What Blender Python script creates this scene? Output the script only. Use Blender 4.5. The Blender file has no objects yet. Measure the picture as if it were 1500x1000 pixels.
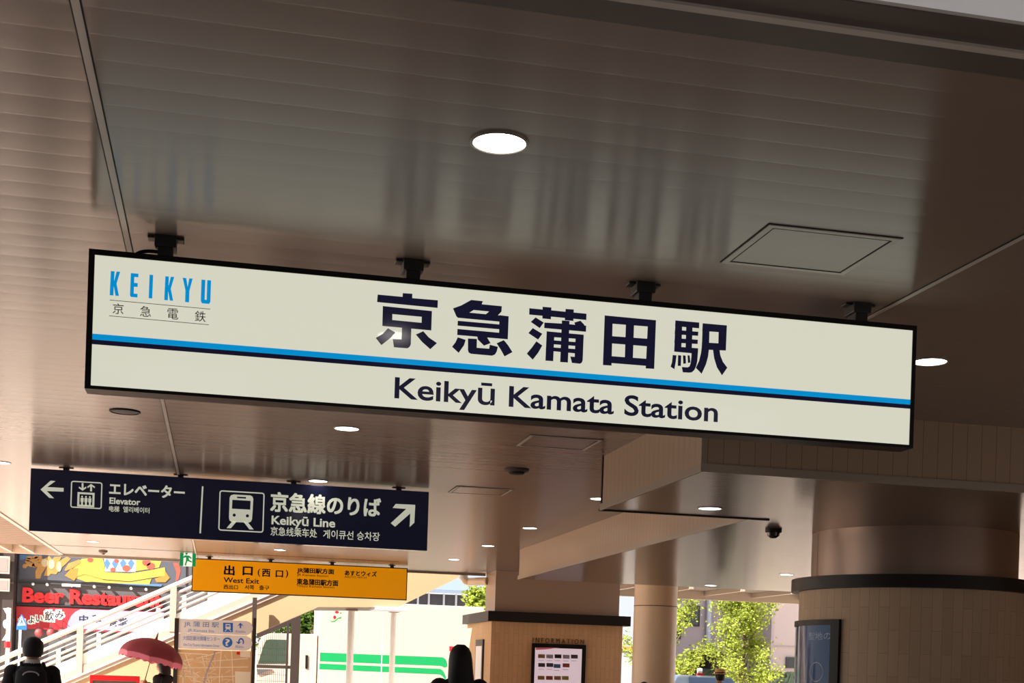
import bpy, bmesh, math, random
from mathutils import Vector, Matrix

random.seed(7)
SC = bpy.context.scene
COL = SC.collection

# ------------------------------------------------------------------ camera
FPX, CXP, CYP = 1976.53, 750.0, 976.71
RX = Vector((0.97661, -0.21254, 0.03228))
YAW, ROLL = 0.214289, -0.032291
_f = Vector((math.sin(YAW), math.cos(YAW), 0.0))
_r = Vector((math.cos(YAW), -math.sin(YAW), 0.0))
_d = _f.cross(_r)
CR = math.cos(ROLL) * _r + math.sin(ROLL) * _d      # camera right
CD = -math.sin(ROLL) * _r + math.cos(ROLL) * _d     # camera down
CF = _f
EYE = Vector((0, 0, 1.55))
cam_data = bpy.data.cameras.new('camera')
cam = bpy.data.objects.new('camera', cam_data)
COL.objects.link(cam)
SC.camera = cam
m3 = Matrix((CR, -CD, -CF)).transposed()
cam.matrix_world = Matrix.Translation(EYE) @ m3.to_4x4()
cam_data.sensor_width = 36.0
cam_data.lens = FPX / 1500 * 36
cam_data.shift_y = (CYP - 500) / 1500
cam_data.clip_start = 0.05
cam_data.clip_end = 500

# ------------------------------------------------------------------ light and exposure
SC.view_settings.view_transform = 'Standard'
SC.view_settings.look = 'None'
SC.view_settings.exposure = 0.5
SC.view_settings.gamma = 1.0
SC.view_settings.use_curve_mapping = False
world = bpy.data.worlds.new('sky')
SC.world = world
world.use_nodes = True
wn, wl = world.node_tree.nodes, world.node_tree.links
bg = wn['Background']
tc = wn.new('ShaderNodeTexCoord')
sx = wn.new('ShaderNodeSeparateXYZ')
rp = wn.new('ShaderNodeValToRGB')
wl.new(tc.outputs['Generated'], sx.inputs[0])
wl.new(sx.outputs['Z'], rp.inputs[0])
rp.color_ramp.elements[0].color = (1.0, 0.97, 0.95, 1)
rp.color_ramp.elements[1].color = (0.70, 0.72, 0.82, 1)
wl.new(rp.outputs[0], bg.inputs[0])
bg.inputs[1].default_value = 0.85
sun_d = bpy.data.lights.new('sun', 'SUN')
sun_d.energy = 14.0
sun_d.angle = math.radians(0.6)
sun_d.color = (1.0, 0.93, 0.82)
sun = bpy.data.objects.new('sun', sun_d)
COL.objects.link(sun)
sun.location = (-20, -8, 30)
sun.rotation_euler = Vector((-0.65, -0.42, 0.62)).to_track_quat('Z', 'Y').to_euler()

CEIL, SOFF = 3.55, 3.055

# ------------------------------------------------------------------ pixel helpers
def ray(px, py):
    return CR * ((px - CXP) / FPX) + CD * ((py - CYP) / FPX) + CF
def at(px, py, Y):
    d = ray(px, py)
    return EYE + d * (Y / d.y)
def onz(px, py, z):
    d = ray(px, py)
    return EYE + d * ((z - EYE.z) / d.z)
def xz(px, py, Y):
    p = at(px, py, Y)
    return (p.x, p.z)
def kx(px, py, Y):
    return at(px + 1, py, Y).x - at(px, py, Y).x
def kz(px, py, Y):
    return at(px, py, Y).z - at(px, py + 1, Y).z

# ------------------------------------------------------------------ materials
def lin(c):
    c = c / 255.0
    return c / 12.92 if c <= 0.04045 else ((c + 0.055) / 1.055) ** 2.4
def rgb(r, g, b):
    return (lin(r), lin(g), lin(b), 1.0)
def mat(name, c, rough=0.5, metal=0.0, emit=0.0, ecol=None, spec=0.5, ior=None, coat=0.0, trans=0.0, noise=0.0, nscale=8.0):
    m = bpy.data.materials.new(name)
    m.use_nodes = True
    b = m.node_tree.nodes['Principled BSDF']
    b.inputs['Base Color'].default_value = rgb(*c)
    b.inputs['Roughness'].default_value = rough
    b.inputs['Metallic'].default_value = metal
    b.inputs['Specular IOR Level'].default_value = spec
    if ior: b.inputs['IOR'].default_value = ior
    b.inputs['Coat Weight'].default_value = coat
    b.inputs['Transmission Weight'].default_value = trans
    if emit:
        b.inputs['Emission Color'].default_value = rgb(*(ecol or c))
        b.inputs['Emission Strength'].default_value = emit
    if noise:
        nt = m.node_tree
        g = nt.nodes.new('ShaderNodeNewGeometry')
        n = nt.nodes.new('ShaderNodeTexNoise')
        n.inputs['Scale'].default_value = nscale
        n.inputs['Detail'].default_value = 4
        nt.links.new(g.outputs['Position'], n.inputs['Vector'])
        mx = nt.nodes.new('ShaderNodeMix')
        mx.data_type = 'RGBA'
        c0 = rgb(*c)
        mx.inputs[6].default_value = tuple(v * (1 - noise) for v in c0[:3]) + (1,)
        mx.inputs[7].default_value = tuple(min(1, v * (1 + noise)) for v in c0[:3]) + (1,)
        nt.links.new(n.outputs['Fac'], mx.inputs[0])
        nt.links.new(mx.outputs[2], b.inputs['Base Color'])
    return m

def math_node(nt, op, a, b=None):
    n = nt.nodes.new('ShaderNodeMath')
    n.operation = op
    for i, v in enumerate((a, b)):
        if v is None: continue
        if isinstance(v, (int, float)): n.inputs[i].default_value = v
        else: nt.links.new(v, n.inputs[i])
    return n.outputs[0]

def slat_material(name, c, pitch, axis, amp, jitter, rough, ior, edge=0.12, metal=0.0, zsign=-1):
    """painted aluminium strips: each strip slightly crowned, with a brushed finish along its length"""
    m = mat(name, c, rough, metal, ior=ior)
    nt = m.node_tree
    b = nt.nodes['Principled BSDF']
    g = nt.nodes.new('ShaderNodeNewGeometry')
    s = nt.nodes.new('ShaderNodeSeparateXYZ')
    nt.links.new(g.outputs['Position'], s.inputs[0])
    v = s.outputs[axis]
    fr = math_node(nt, 'FRACT', math_node(nt, 'DIVIDE', v, pitch))
    cen = math_node(nt, 'SUBTRACT', fr, 0.5)
    slope = math_node(nt, 'MULTIPLY', cen, amp)
    # each strip hangs at a slightly different tilt
    cell = math_node(nt, 'FLOOR', math_node(nt, 'DIVIDE', v, pitch))
    wn1 = nt.nodes.new('ShaderNodeTexWhiteNoise'); wn1.noise_dimensions = '1D'
    nt.links.new(cell, wn1.inputs['W'])
    slope = math_node(nt, 'ADD', slope, math_node(nt, 'MULTIPLY', math_node(nt, 'SUBTRACT', wn1.outputs['Value'], 0.5), amp * 0.5))
    # brushed finish: wide blur across the strips (ay), narrow along them (ax)
    ay, ax = jitter, rough
    b.inputs['Roughness'].default_value = math.sqrt(math.sqrt(ay * ax))
    b.inputs['Anisotropic'].default_value = min(1.0, (1 - ax / ay) / 0.9)
    tg = nt.nodes.new('ShaderNodeCombineXYZ')
    tg.inputs[axis].default_value = 1.0
    nt.links.new(tg.outputs[0], b.inputs['Tangent'])
    # rolled lip at the joint between two strips
    lip = math_node(nt, 'GREATER_THAN', math_node(nt, 'ABSOLUTE', cen), 0.475)
    slope = math_node(nt, 'ADD', slope, math_node(nt, 'MULTIPLY', lip, edge))
    cmb = nt.nodes.new('ShaderNodeCombineXYZ')
    nt.links.new(slope, cmb.inputs[axis])
    cmb.inputs[2].default_value = zsign
    nrm = nt.nodes.new('ShaderNodeVectorMath'); nrm.operation = 'NORMALIZE'
    nt.links.new(cmb.outputs[0], nrm.inputs[0])
    nt.links.new(nrm.outputs[0], b.inputs['Normal'])
    return m

def tile_material(name, c1, c2, mortar, bw, bh, rough=0.7, cyl=None, axis_v=2):
    """tall narrow stone tiles laid in offset columns"""
    m = mat(name, (120, 100, 80), rough)
    nt = m.node_tree
    b = nt.nodes['Principled BSDF']
    g = nt.nodes.new('ShaderNodeNewGeometry')
    s = nt.nodes.new('ShaderNodeSeparateXYZ')
    nt.links.new(g.outputs['Position'], s.inputs[0])
    if cyl:
        a = math_node(nt, 'ARCTAN2', math_node(nt, 'SUBTRACT', s.outputs[1], cyl[1]), math_node(nt, 'SUBTRACT', s.outputs[0], cyl[0]))
        u = math_node(nt, 'MULTIPLY', a, cyl[2])
    else:
        u = math_node(nt, 'ADD', s.outputs[0], s.outputs[1])
    cmb = nt.nodes.new('ShaderNodeCombineXYZ')
    nt.links.new(s.outputs[axis_v], cmb.inputs[0])
    nt.links.new(u, cmb.inputs[1])
    br = nt.nodes.new('ShaderNodeTexBrick')
    nt.links.new(cmb.outputs[0], br.inputs['Vector'])
    br.inputs['Color1'].default_value = rgb(*c1)
    br.inputs['Color2'].default_value = rgb(*c2)
    br.inputs['Mortar'].default_value = rgb(*mortar)
    br.inputs['Scale'].default_value = 1.0
    br.inputs['Brick Width'].default_value = bh
    br.inputs['Row Height'].default_value = bw
    br.inputs['Mortar Size'].default_value = 0.003
    br.inputs['Mortar Smooth'].default_value = 0.3
    br.offset = 0.5
    nt.links.new(br.outputs['Color'], b.inputs['Base Color'])
    return m

def groove_material(name, c, pitch, rough, metal=0.0, depth=0.55, usey=True, usex=True, ior=1.5):
    """flat metal cladding with fine upright joints"""
    m = mat(name, c, rough, metal, ior=ior)
    nt = m.node_tree
    b = nt.nodes['Principled BSDF']
    g = nt.nodes.new('ShaderNodeNewGeometry')
    s = nt.nodes.new('ShaderNodeSeparateXYZ')
    nt.links.new(g.outputs['Position'], s.inputs[0])
    u = math_node(nt, 'ADD', s.outputs[0] if usex else 0.0, s.outputs[1] if usey else 0.0)
    fr = math_node(nt, 'FRACT', math_node(nt, 'DIVIDE', u, pitch))
    k = math_node(nt, 'LESS_THAN', fr, 0.05)
    mx = nt.nodes.new('ShaderNodeMix'); mx.data_type = 'RGBA'
    c0 = rgb(*c)
    mx.inputs[6].default_value = c0
    mx.inputs[7].default_value = tuple(v * depth for v in c0[:3]) + (1,)
    nt.links.new(k, mx.inputs[0])
    nt.links.new(mx.outputs[2], b.inputs['Base Color'])
    return m

M = {}
M['ceiling'] = slat_material('ceiling aluminium strips', (142, 123, 110), 0.19, 1, 0.025, 0.12, 0.028, 2.05, edge=0.04)
M['soffit'] = slat_material('soffit aluminium strips', (128, 112, 97), 0.10, 1, 0.03, 0.09, 0.02, 1.8, edge=0.05)
M['smooth_metal'] = mat('smooth grey-brown aluminium', (98, 88, 82), 0.35, 0.0, ior=1.6)
M['pillar_metal'] = mat('brown-grey brushed cladding', (170, 146, 128), 0.35, 0.2)
M['strip'] = mat('grey aluminium joint strip', (205, 196, 184), 0.4, 0.0)
M['gap'] = mat('dark joint', (22, 19, 17), 0.7)
M['face_panel'] = groove_material('ribbed beige cladding', (160, 136, 112), 0.125, 0.35)
M['trim'] = mat('light aluminium trim', (150, 138, 124), 0.35, 0.2)
M['black'] = mat('black powder coat', (16, 15, 15), 0.45, spec=0.25)
M['black_metal'] = mat('black bracket steel', (22, 22, 23), 0.5)
M['sign_white'] = mat('backlit opal acrylic', (150, 148, 136), 0.04, emit=0.69, ecol=(210, 210, 192))
M['navy'] = mat('navy film', (22, 22, 52), 0.12, emit=0.3, ecol=(28, 28, 60))
M['navy2'] = mat('dark navy stripe film', (30, 26, 66), 0.12, emit=0.18)
M['blue'] = mat('bright blue film', (0, 140, 205), 0.12, emit=0.52, ecol=(0, 152, 220))
M['thin_ink'] = mat('dark grey ink', (60, 58, 55), 0.3)
M['sign_blue'] = mat('dark blue sign panel', (20, 22, 44), 0.12, emit=0.32, ecol=(21, 23, 40))
M['sign_text'] = mat('pale lit lettering', (205, 208, 190), 0.3, emit=0.45, ecol=(205, 208, 188))
M['sign_yellow'] = mat('backlit yellow panel', (190, 120, 0), 0.2, emit=0.34, ecol=(226, 148, 0))
M['yellow_ink'] = mat('brown-black ink', (24, 10, 2), 0.6, spec=0.05)
M['green'] = mat('exit sign green', (0, 120, 70), 0.3, emit=0.35, ecol=(0, 140, 80))
M['exit_white'] = mat('exit sign white', (225, 240, 230), 0.3, emit=0.4)
M['lamp'] = mat('lit diffuser', (255, 255, 255), 0.4, emit=9.0, ecol=(255, 246, 236))
M['ring'] = mat('light fitting ring', (150, 140, 130), 0.3, 0.3)
M['speaker'] = mat('brown-grey speaker grille', (84, 74, 66), 0.6)
M['dome'] = mat('smoked camera dome', (14, 13, 13), 0.08)
M['hatch'] = slat_material('hatch aluminium', (142, 123, 110), 0.19, 1, 0.02, 0.12, 0.028, 2.05, edge=0.0)
M['floor'] = tile_material('pale beige paving', (236, 216, 202), (230, 210, 196), (196, 178, 166), 0.3, 0.3, 0.55, axis_v=0)
M['dimming_floor'] = tile_material('unseen paving darkened to dim bounce', (132, 123, 116), (124, 116, 109), (92, 87, 82), 0.3, 0.6, 0.4, axis_v=0)  # dark tone chosen to cut light bounced up from the floor
M['cream'] = mat('cream painted steel', (248, 220, 184), 0.28, noise=0.02)
M['bronze'] = mat('brown brushed metal cladding', (150, 128, 114), 0.3, 0.5)
M['band'] = mat('black-brown band', (30, 26, 24), 0.45, spec=0.3)
M['pillar_tile'] = tile_material('tan stone tiles', (216, 174, 128), (206, 164, 119), (176, 138, 100), 0.10, 0.45)
CXC, CYC = 7.07, 12.92
M['column_tile'] = tile_material('brown-grey stone tiles', (206, 182, 152), (196, 172, 142), (172, 150, 124), 0.10, 0.45, cyl=(CXC, CYC, 1.155))
M['screen'] = mat('lit display', (205, 190, 198), 0.2, emit=0.43, ecol=(214, 196, 206))
M['white'] = mat('white paint', (236, 234, 228), 0.4)
M['rail_white'] = mat('white enamelled rail', (186, 172, 164), 0.4)
M['frost'] = mat('frosted white balustrade panel', (244, 242, 232), 0.5)
M['stair_wall'] = mat('tan painted concrete', (158, 130, 99), 0.7, noise=0.03, nscale=1.5)
M['stair_edge'] = mat('pale pink-beige string', (158, 140, 130), 0.5)
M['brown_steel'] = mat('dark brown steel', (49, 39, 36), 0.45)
M['tan_louver'] = mat('tan louver', (136, 104, 74), 0.6, spec=0.2)
M['pane_grey'] = mat('pale grey window film', (128, 118, 116), 0.3)
M['canopy_trim'] = mat('grey-beige canopy ribs', (150, 136, 120), 0.5)
M['glass'] = mat('dark window glass', (40, 48, 48), 0.03, spec=0.8)
M['cab_glass'] = mat('greenish vehicle glass', (52, 66, 56), 0.03, spec=0.9)
M['truck'] = mat('white lorry paint', (170, 156, 146), 0.35)
M['truck_green'] = mat('lorry green', (0, 129, 72), 0.4)
M['red'] = mat('red paint', (222, 24, 34), 0.35)
M['leaf_green'] = mat('emblem green', (20, 130, 60), 0.4)
M['tyre'] = mat('tyre rubber', (20, 20, 20), 0.8)
M['facade'] = mat('grey facade panels', (68, 67, 70), 0.7)
M['facade_brown'] = mat('brown-grey facade', (73, 65, 63), 0.7)
M['red_letter'] = mat('red channel letters', (194, 29, 32), 0.4)
M['red_sign'] = mat('red banner', (159, 24, 37), 0.5)
M['lilac'] = mat('periwinkle banner', (122, 127, 168), 0.5)
M['ink'] = mat('black ink', (26, 26, 34), 0.5)
M['sausage'] = mat('golden fried food print', (151, 110, 53), 0.6, noise=0.25, nscale=9)
M['cut'] = mat('pale cut food print', (163, 153, 120), 0.6)
M['ribbon'] = mat('yellow ribbon print', (151, 134, 53), 0.6)
M['ribbon_dark'] = mat('amber ribbon print', (144, 104, 37), 0.6)
M['print_blue'] = mat('blue lozenge print', (61, 101, 147), 0.6)
M['print_white'] = mat('white lozenge print', (153, 156, 166), 0.6)
M['print_red'] = mat('coral print', (147, 63, 48), 0.6)
M['print_dark'] = mat('slate print', (61, 64, 75), 0.6)
M['lantern'] = mat('red paper lantern', (132, 53, 55), 0.6)
M['road_blue'] = mat('blue road sign', (30, 94, 163), 0.4)
M['board'] = mat('pale sign plate', (246, 240, 238), 0.4)
M['board_blue'] = mat('sign plate blue', (44, 116, 206), 0.4)
M['board_text'] = mat('soft blue print', (108, 148, 206), 0.5)
M['map'] = mat('tan map print', (226, 184, 134), 0.5, noise=0.12, nscale=14)
M['road'] = mat('pale road print', (252, 238, 214), 0.5)
M['canal'] = mat('lilac canal print', (180, 168, 196), 0.5)
M['skin'] = mat('skin', (196, 140, 112), 0.5)
M['hair'] = mat('black hair', (14, 12, 12), 0.55)
M['suit'] = mat('black cloth', (17, 16, 18), 0.8)
M['dark_cloth'] = mat('charcoal cloth', (26, 25, 28), 0.85)
M['grey_mark'] = mat('grey reflective piping', (180, 180, 180), 0.4)
M['parasol'] = mat('dusty rose fabric', (168, 72, 84), 0.7)
M['frill'] = mat('pink frill', (236, 130, 152), 0.7)
M['straw'] = mat('tan straw', (230, 182, 124), 0.7)
M['bark'] = mat('grey-brown bark', (86, 72, 60), 0.9, noise=0.3, nscale=20)
M['building'] = mat('pale lilac-white render', (172, 163, 170), 0.8)
M['building2'] = mat('pale pink-white render', (185, 175, 177), 0.8)
M['pale_blue'] = mat('pale blue-white cladding', (129, 139, 153), 0.6)
M['roof_blue'] = mat('blue-grey metal roof', (103, 118, 137), 0.5)
M['roof_dark'] = mat('dark grey roof', (70, 72, 79), 0.6)
M['pipe'] = mat('pale grey pipe', (190, 200, 218), 0.4)
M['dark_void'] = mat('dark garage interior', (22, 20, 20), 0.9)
M['hedge'] = mat('dark green hedge', (29, 44, 29), 0.9, noise=0.4, nscale=6)
M['car_blue'] = mat('blue car paint', (60, 89, 129), 0.2, coat=0.5)
M['car_grey'] = mat('grey car paint', (90, 96, 104), 0.25, coat=0.5)
M['poster_blue'] = mat('deep blue poster under glass', (6, 70, 128), 0.10, spec=0.3)
M['poster_ink'] = mat('pale poster lettering', (132, 160, 186), 0.3)
M['gold_ink'] = mat('brass letters', (92, 66, 36), 0.4, 0.3)
M['canopy'] = mat('grey-brown canopy soffit', (92, 82, 72), 0.6)
M['beige_trim'] = mat('beige fascia', (206, 190, 172), 0.5)

def leaf_material(name, c):
    m = bpy.data.materials.new(name); m.use_nodes = True
    nt = m.node_tree; nt.nodes.remove(nt.nodes['Principled BSDF'])
    out = nt.nodes['Material Output']
    d = nt.nodes.new('ShaderNodeBsdfDiffuse'); t = nt.nodes.new('ShaderNodeBsdfTranslucent')
    mx = nt.nodes.new('ShaderNodeMixShader'); mx.inputs[0].default_value = 0.5
    oi = nt.nodes.new('ShaderNodeNewGeometry')
    r = nt.nodes.new('ShaderNodeValToRGB')
    r.color_ramp.elements[0].color = rgb(*[int(v * 0.72) for v in c])
    r.color_ramp.elements[1].color = rgb(*[min(255, int(v * 1.12)) for v in c])
    nt.links.new(oi.outputs['Random Per Island'], r.inputs[0])
    for s in (d, t): nt.links.new(r.outputs[0], s.inputs[0])
    nt.links.new(d.outputs[0], mx.inputs[1]); nt.links.new(t.outputs[0], mx.inputs[2])
    nt.links.new(mx.outputs[0], out.inputs[0])
    return m
M['leaf'] = leaf_material('fresh yellow-green leaves', (158, 172, 78))
M['leaf_dark'] = leaf_material('mid green leaves', (84, 112, 52))

# ------------------------------------------------------------------ object helpers
def wloc(o):
    v = Vector((0, 0, 0))
    while o is not None:
        v += o.location
        o = o.parent
    return v
def props(o, label=None, cat=None, group=None, kind=None):
    if label: o['label'] = label
    if cat: o['category'] = cat
    if group: o['group'] = group
    if kind: o['kind'] = kind
    return o
def thing(name, label, cat, loc, group=None):
    o = bpy.data.objects.new(name, None)
    COL.objects.link(o)
    o.location = loc
    o.empty_display_size = 0.2
    return props(o, label, cat, group)

class MB:
    def __init__(self):
        self.bm = bmesh.new()
        self.runs = []
    def face(self, pts):
        try: self.bm.faces.new([self.bm.verts.new(p) for p in pts])
        except ValueError: pass
        return self
    def box(self, x0, x1, y0, y1, z0, z1):
        vs = [self.bm.verts.new((x, y, z)) for z in (z0, z1) for y in (y0, y1) for x in (x0, x1)]
        for f in ((0, 2, 3, 1), (4, 5, 7, 6), (0, 1, 5, 4), (2, 6, 7, 3), (0, 4, 6, 2), (1, 3, 7, 5)):
            self.bm.faces.new([vs[i] for i in f])
        return self
    def prism(self, poly, y0, y1, axis='y'):
        """polygon in XZ pushed through y0..y1 (axis 'x': polygon in YZ; axis 'z': polygon in XY)"""
        def P(a, b, t):
            return (a, t, b) if axis == 'y' else ((t, a, b) if axis == 'x' else (a, b, t))
        A = [self.bm.verts.new(P(a, b, y0)) for a, b in poly]
        B = [self.bm.verts.new(P(a, b, y1)) for a, b in poly]
        n = len(poly)
        self.bm.faces.new(A); self.bm.faces.new(B[::-1])
        for i in range(n):
            self.bm.faces.new((A[i], B[i], B[(i + 1) % n], A[(i + 1) % n]))
        return self
    def tube(self, pts, r, seg=10, r2=None, cap=True):
        pts = [Vector(p) for p in pts]
        rings = []
        up = None
        for i, p in enumerate(pts):
            t = (pts[min(i + 1, len(pts) - 1)] - pts[max(i - 1, 0)]).normalized()
            if up is None:
                up = Vector((0, 0, 1)) if abs(t.z) < 0.9 else Vector((1, 0, 0))
            a = t.cross(up).normalized(); b = a.cross(t).normalized(); up = b
            rr = r if r2 is None else r + (r2 - r) * i / max(1, len(pts) - 1)
            rings.append([self.bm.verts.new(p + (a * math.cos(k) + b * math.sin(k)) * rr) for k in [2 * math.pi * j / seg for j in range(seg)]])
        for A, B in zip(rings, rings[1:]):
            for j in range(seg):
                self.bm.faces.new((A[j], A[(j + 1) % seg], B[(j + 1) % seg], B[j]))
        if cap:
            self.bm.faces.new(rings[0][::-1]); self.bm.faces.new(rings[-1])
        return self
    def lathe(self, c, prof, seg=32, a0=0.0, a1=2 * math.pi, cap=True):
        """profile of (radius, z) turned about the upright axis through c=(x,y)"""
        full = abs(a1 - a0 - 2 * math.pi) < 1e-6
        n = seg if full else seg + 1
        rings = []
        for r, z in prof:
            rings.append([self.bm.verts.new((c[0] + r * math.cos(a0 + (a1 - a0) * j / seg), c[1] + r * math.sin(a0 + (a1 - a0) * j / seg), z)) for j in range(n)])
        for A, B in zip(rings, rings[1:]):
            for j in range(seg if not full else n):
                k = (j + 1) % n
                self.bm.faces.new((A[j], A[k], B[k], B[j]))
        if full and cap:
            if prof[0][0] > 1e-5: self.bm.faces.new(rings[0][::-1])
            if prof[-1][0] > 1e-5: self.bm.faces.new(rings[-1])
        return self
    def loft(self, rings, seg=20):
        """rings of (centre, half-width vector, half-depth vector)"""
        R = []
        for c, u, v in rings:
            c, u, v = Vector(c), Vector(u), Vector(v)
            R.append([self.bm.verts.new(c + u * math.cos(2 * math.pi * j / seg) + v * math.sin(2 * math.pi * j / seg)) for j in range(seg)])
        for A, B in zip(R, R[1:]):
            for j in range(seg):
                self.bm.faces.new((A[j], A[(j + 1) % seg], B[(j + 1) % seg], B[j]))
        self.bm.faces.new(R[0][::-1]); self.bm.faces.new(R[-1])
        return self
    def ball(self, c, rx, ry, rz, u=16, v=10):
        mtx = Matrix.Translation(c) @ Matrix.Diagonal((rx, ry, rz, 1))
        bmesh.ops.create_uvsphere(self.bm, u_segments=u, v_segments=v, radius=1.0, matrix=mtx)
        return self
    def raw(self, verts, faces):
        vs = [self.bm.verts.new(v) for v in verts]
        for f in faces:
            try: self.bm.faces.new([vs[i] for i in f])
            except ValueError: pass
        return self
    def build(self, name, material, parent=None, smooth=False, bevel=0.0, recalc=True):
        bm = self.bm
        if recalc: bmesh.ops.recalc_face_normals(bm, faces=bm.faces[:])
        if bevel > 0:
            es = [e for e in bm.edges if len(e.link_faces) == 2 and e.calc_face_angle(0) > 0.6]
            bmesh.ops.bevel(bm, geom=es, offset=bevel, segments=2, affect='EDGES', profile=0.6)
        base = wloc(parent) if parent is not None else None
        if base is None:
            lo = [min(v.co[i] for v in bm.verts) for i in range(3)]
            hi = [max(v.co[i] for v in bm.verts) for i in range(3)]
            base = Vector(((lo[0] + hi[0]) / 2, (lo[1] + hi[1]) / 2, lo[2]))
            org = base
        else:
            org = Vector((0, 0, 0))
        bmesh.ops.translate(bm, verts=bm.verts[:], vec=-base)
        me = bpy.data.meshes.new(name)
        bm.to_mesh(me); bm.free()
        mats = material if isinstance(material, (list, tuple)) else [material]
        for mm in mats: me.materials.append(mm)
        if smooth:
            me.shade_smooth()
            try: me.set_sharp_from_angle(angle=math.radians(38))
            except Exception: pass
        o = bpy.data.objects.new(name, me)
        COL.objects.link(o)
        if parent is not None: o.parent = parent
        else: o.location = org
        return o

def struct(name, mb, material, **k):
    o = mb.build(name, material, **k)
    o['kind'] = 'structure'
    return o

# text: the built-in font, turned into solid letters
_tc = {}
def glyphs(s, bold):
    key = (s, bold)
    if key not in _tc:
        c = bpy.data.curves.new('text', 'FONT')
        cjk = any(ord(q_) > 0x2E80 for q_ in s)
        c.body = s; c.offset = 0.0 if cjk else bold; c.extrude = 0.5; c.resolution_u = 4
        o = bpy.data.objects.new('text', c)
        COL.objects.link(o)
        dg = bpy.context.evaluated_depsgraph_get()
        ev = o.evaluated_get(dg)
        me = ev.to_mesh()
        V = [tuple(v.co) for v in me.vertices]
        Fc = [tuple(p.vertices) for p in me.polygons]
        ev.to_mesh_clear()
        if cjk and bold > 0:
            # heavier strokes: the same glyph laid over itself, shifted round a small circle
            V0, F0 = V, Fc
            ker = [(-1, -1), (-1, 1), (1, -1), (1, 1)] + ([(0, 1), (0, -1), (1, 0), (-1, 0)] if bold > 0.025 else [])
            V, Fc = list(V0), list(F0)
            for i, (ku, kv) in enumerate(ker):
                b_ = len(V); dx, dy = bold * ku, bold * kv * 0.8
                V += [(v[0] + dx, v[1] + dy, v[2] - 0.02 * (i + 1)) for v in V0]
                Fc += [tuple(j + b_ for j in f_) for f_ in F0]
        bpy.data.objects.remove(o); bpy.data.curves.remove(c)
        _tc[key] = (V, Fc)
    return _tc[key]
def add_text(mb, s, X0, X1, Z0, Z1, Yf, t=0.003, bold=0.0):
    """letters fitted to a rectangle of the upright plane y=Yf, standing t proud of it"""
    V, Fc = glyphs(s, bold)
    a0 = min(v[0] for v in V); a1 = max(v[0] for v in V)
    b0 = min(v[1] for v in V); b1 = max(v[1] for v in V)
    vs = [(X0 + (v[0] - a0) / (a1 - a0) * (X1 - X0), Yf - t * (0.5 + v[2]), Z0 + (v[1] - b0) / (b1 - b0) * (Z1 - Z0)) for v in V]
    n0 = len(mb.bm.verts)
    mb.raw(vs, Fc)
    mb.runs.append((n0, len(mb.bm.verts), (X1 - X0) / (a1 - a0)))
    return mb
def words(mb, name, material, parent):
    """one part per word of the lettering gathered in mb"""
    bm = mb.bm
    bm.verts.index_update()
    vs = [v.co.copy() for v in bm.verts]
    par = list(range(len(vs)))
    def find(i):
        while par[i] != i:
            par[i] = par[par[i]]; i = par[i]
        return i
    fs = [[v.index for v in f.verts] for f in bm.faces]
    for f in fs:
        for i in f[1:]:
            a_, b_ = find(f[0]), find(i)
            if a_ != b_: par[b_] = a_
    bm.free()
    out = []
    for n0, n1, em in mb.runs:
        comp = {}
        for i in range(n0, n1): comp.setdefault(find(i), []).append(i)
        items = sorted((min(vs[i].x for i in c), max(vs[i].x for i in c), r) for r, c in comp.items())
        groups = []
        for x0, x1, r in items:
            if groups and x0 - groups[-1][0] < 0.17 * em:
                groups[-1][0] = max(groups[-1][0], x1); groups[-1][1].add(r)
            else: groups.append([x1, {r}])
        for _, rs in groups:
            mm = MB(); mp = {}
            for i in range(n0, n1):
                if find(i) in rs: mp[i] = mm.bm.verts.new(vs[i])
            for f in fs:
                if f[0] in mp:
                    try: mm.bm.faces.new([mp[i] for i in f])
                    except ValueError: pass
            out.append(mm.build(name, material, parent))
    return out
def tcen(mb, s, px, py, w, h, Y, t=0.003, bold=0.0):
    p = at(px, py, Y); a = w * kx(px, py, Y) / 2; b = h * kz(px, py, Y) / 2
    return add_text(mb, s, p.x - a, p.x + a, p.z - b, p.z + b, Y, t, bold)
def tbase(mb, s, px, py, pxr, cap, Y, t=0.003, bold=0.0):
    """Latin line: baseline start pixel, right-end pixel column, capital height in pixels"""
    p = at(px, py, Y)
    X1 = p.x + (pxr - px) * kx((px + pxr) / 2, py, Y)
    V, _ = glyphs(s, bold)
    b0 = min(v[1] for v in V); b1 = max(v[1] for v in V)
    k = cap * kz(px, py, Y) / 0.727
    return add_text(mb, s, p.x, X1, p.z + b0 * k, p.z + b1 * k, Y, t, bold)
def poly(mb, pts, Y, t=0.003):
    return mb.prism([xz(a, b, Y) for a, b in pts], Y - t, Y)
def ell(cx, cy, rx, ry, n=28, a0=0.0):
    return [(cx + rx * math.cos(a0 + 2 * math.pi * i / n), cy + ry * math.sin(a0 + 2 * math.pi * i / n)) for i in range(n)]
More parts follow.
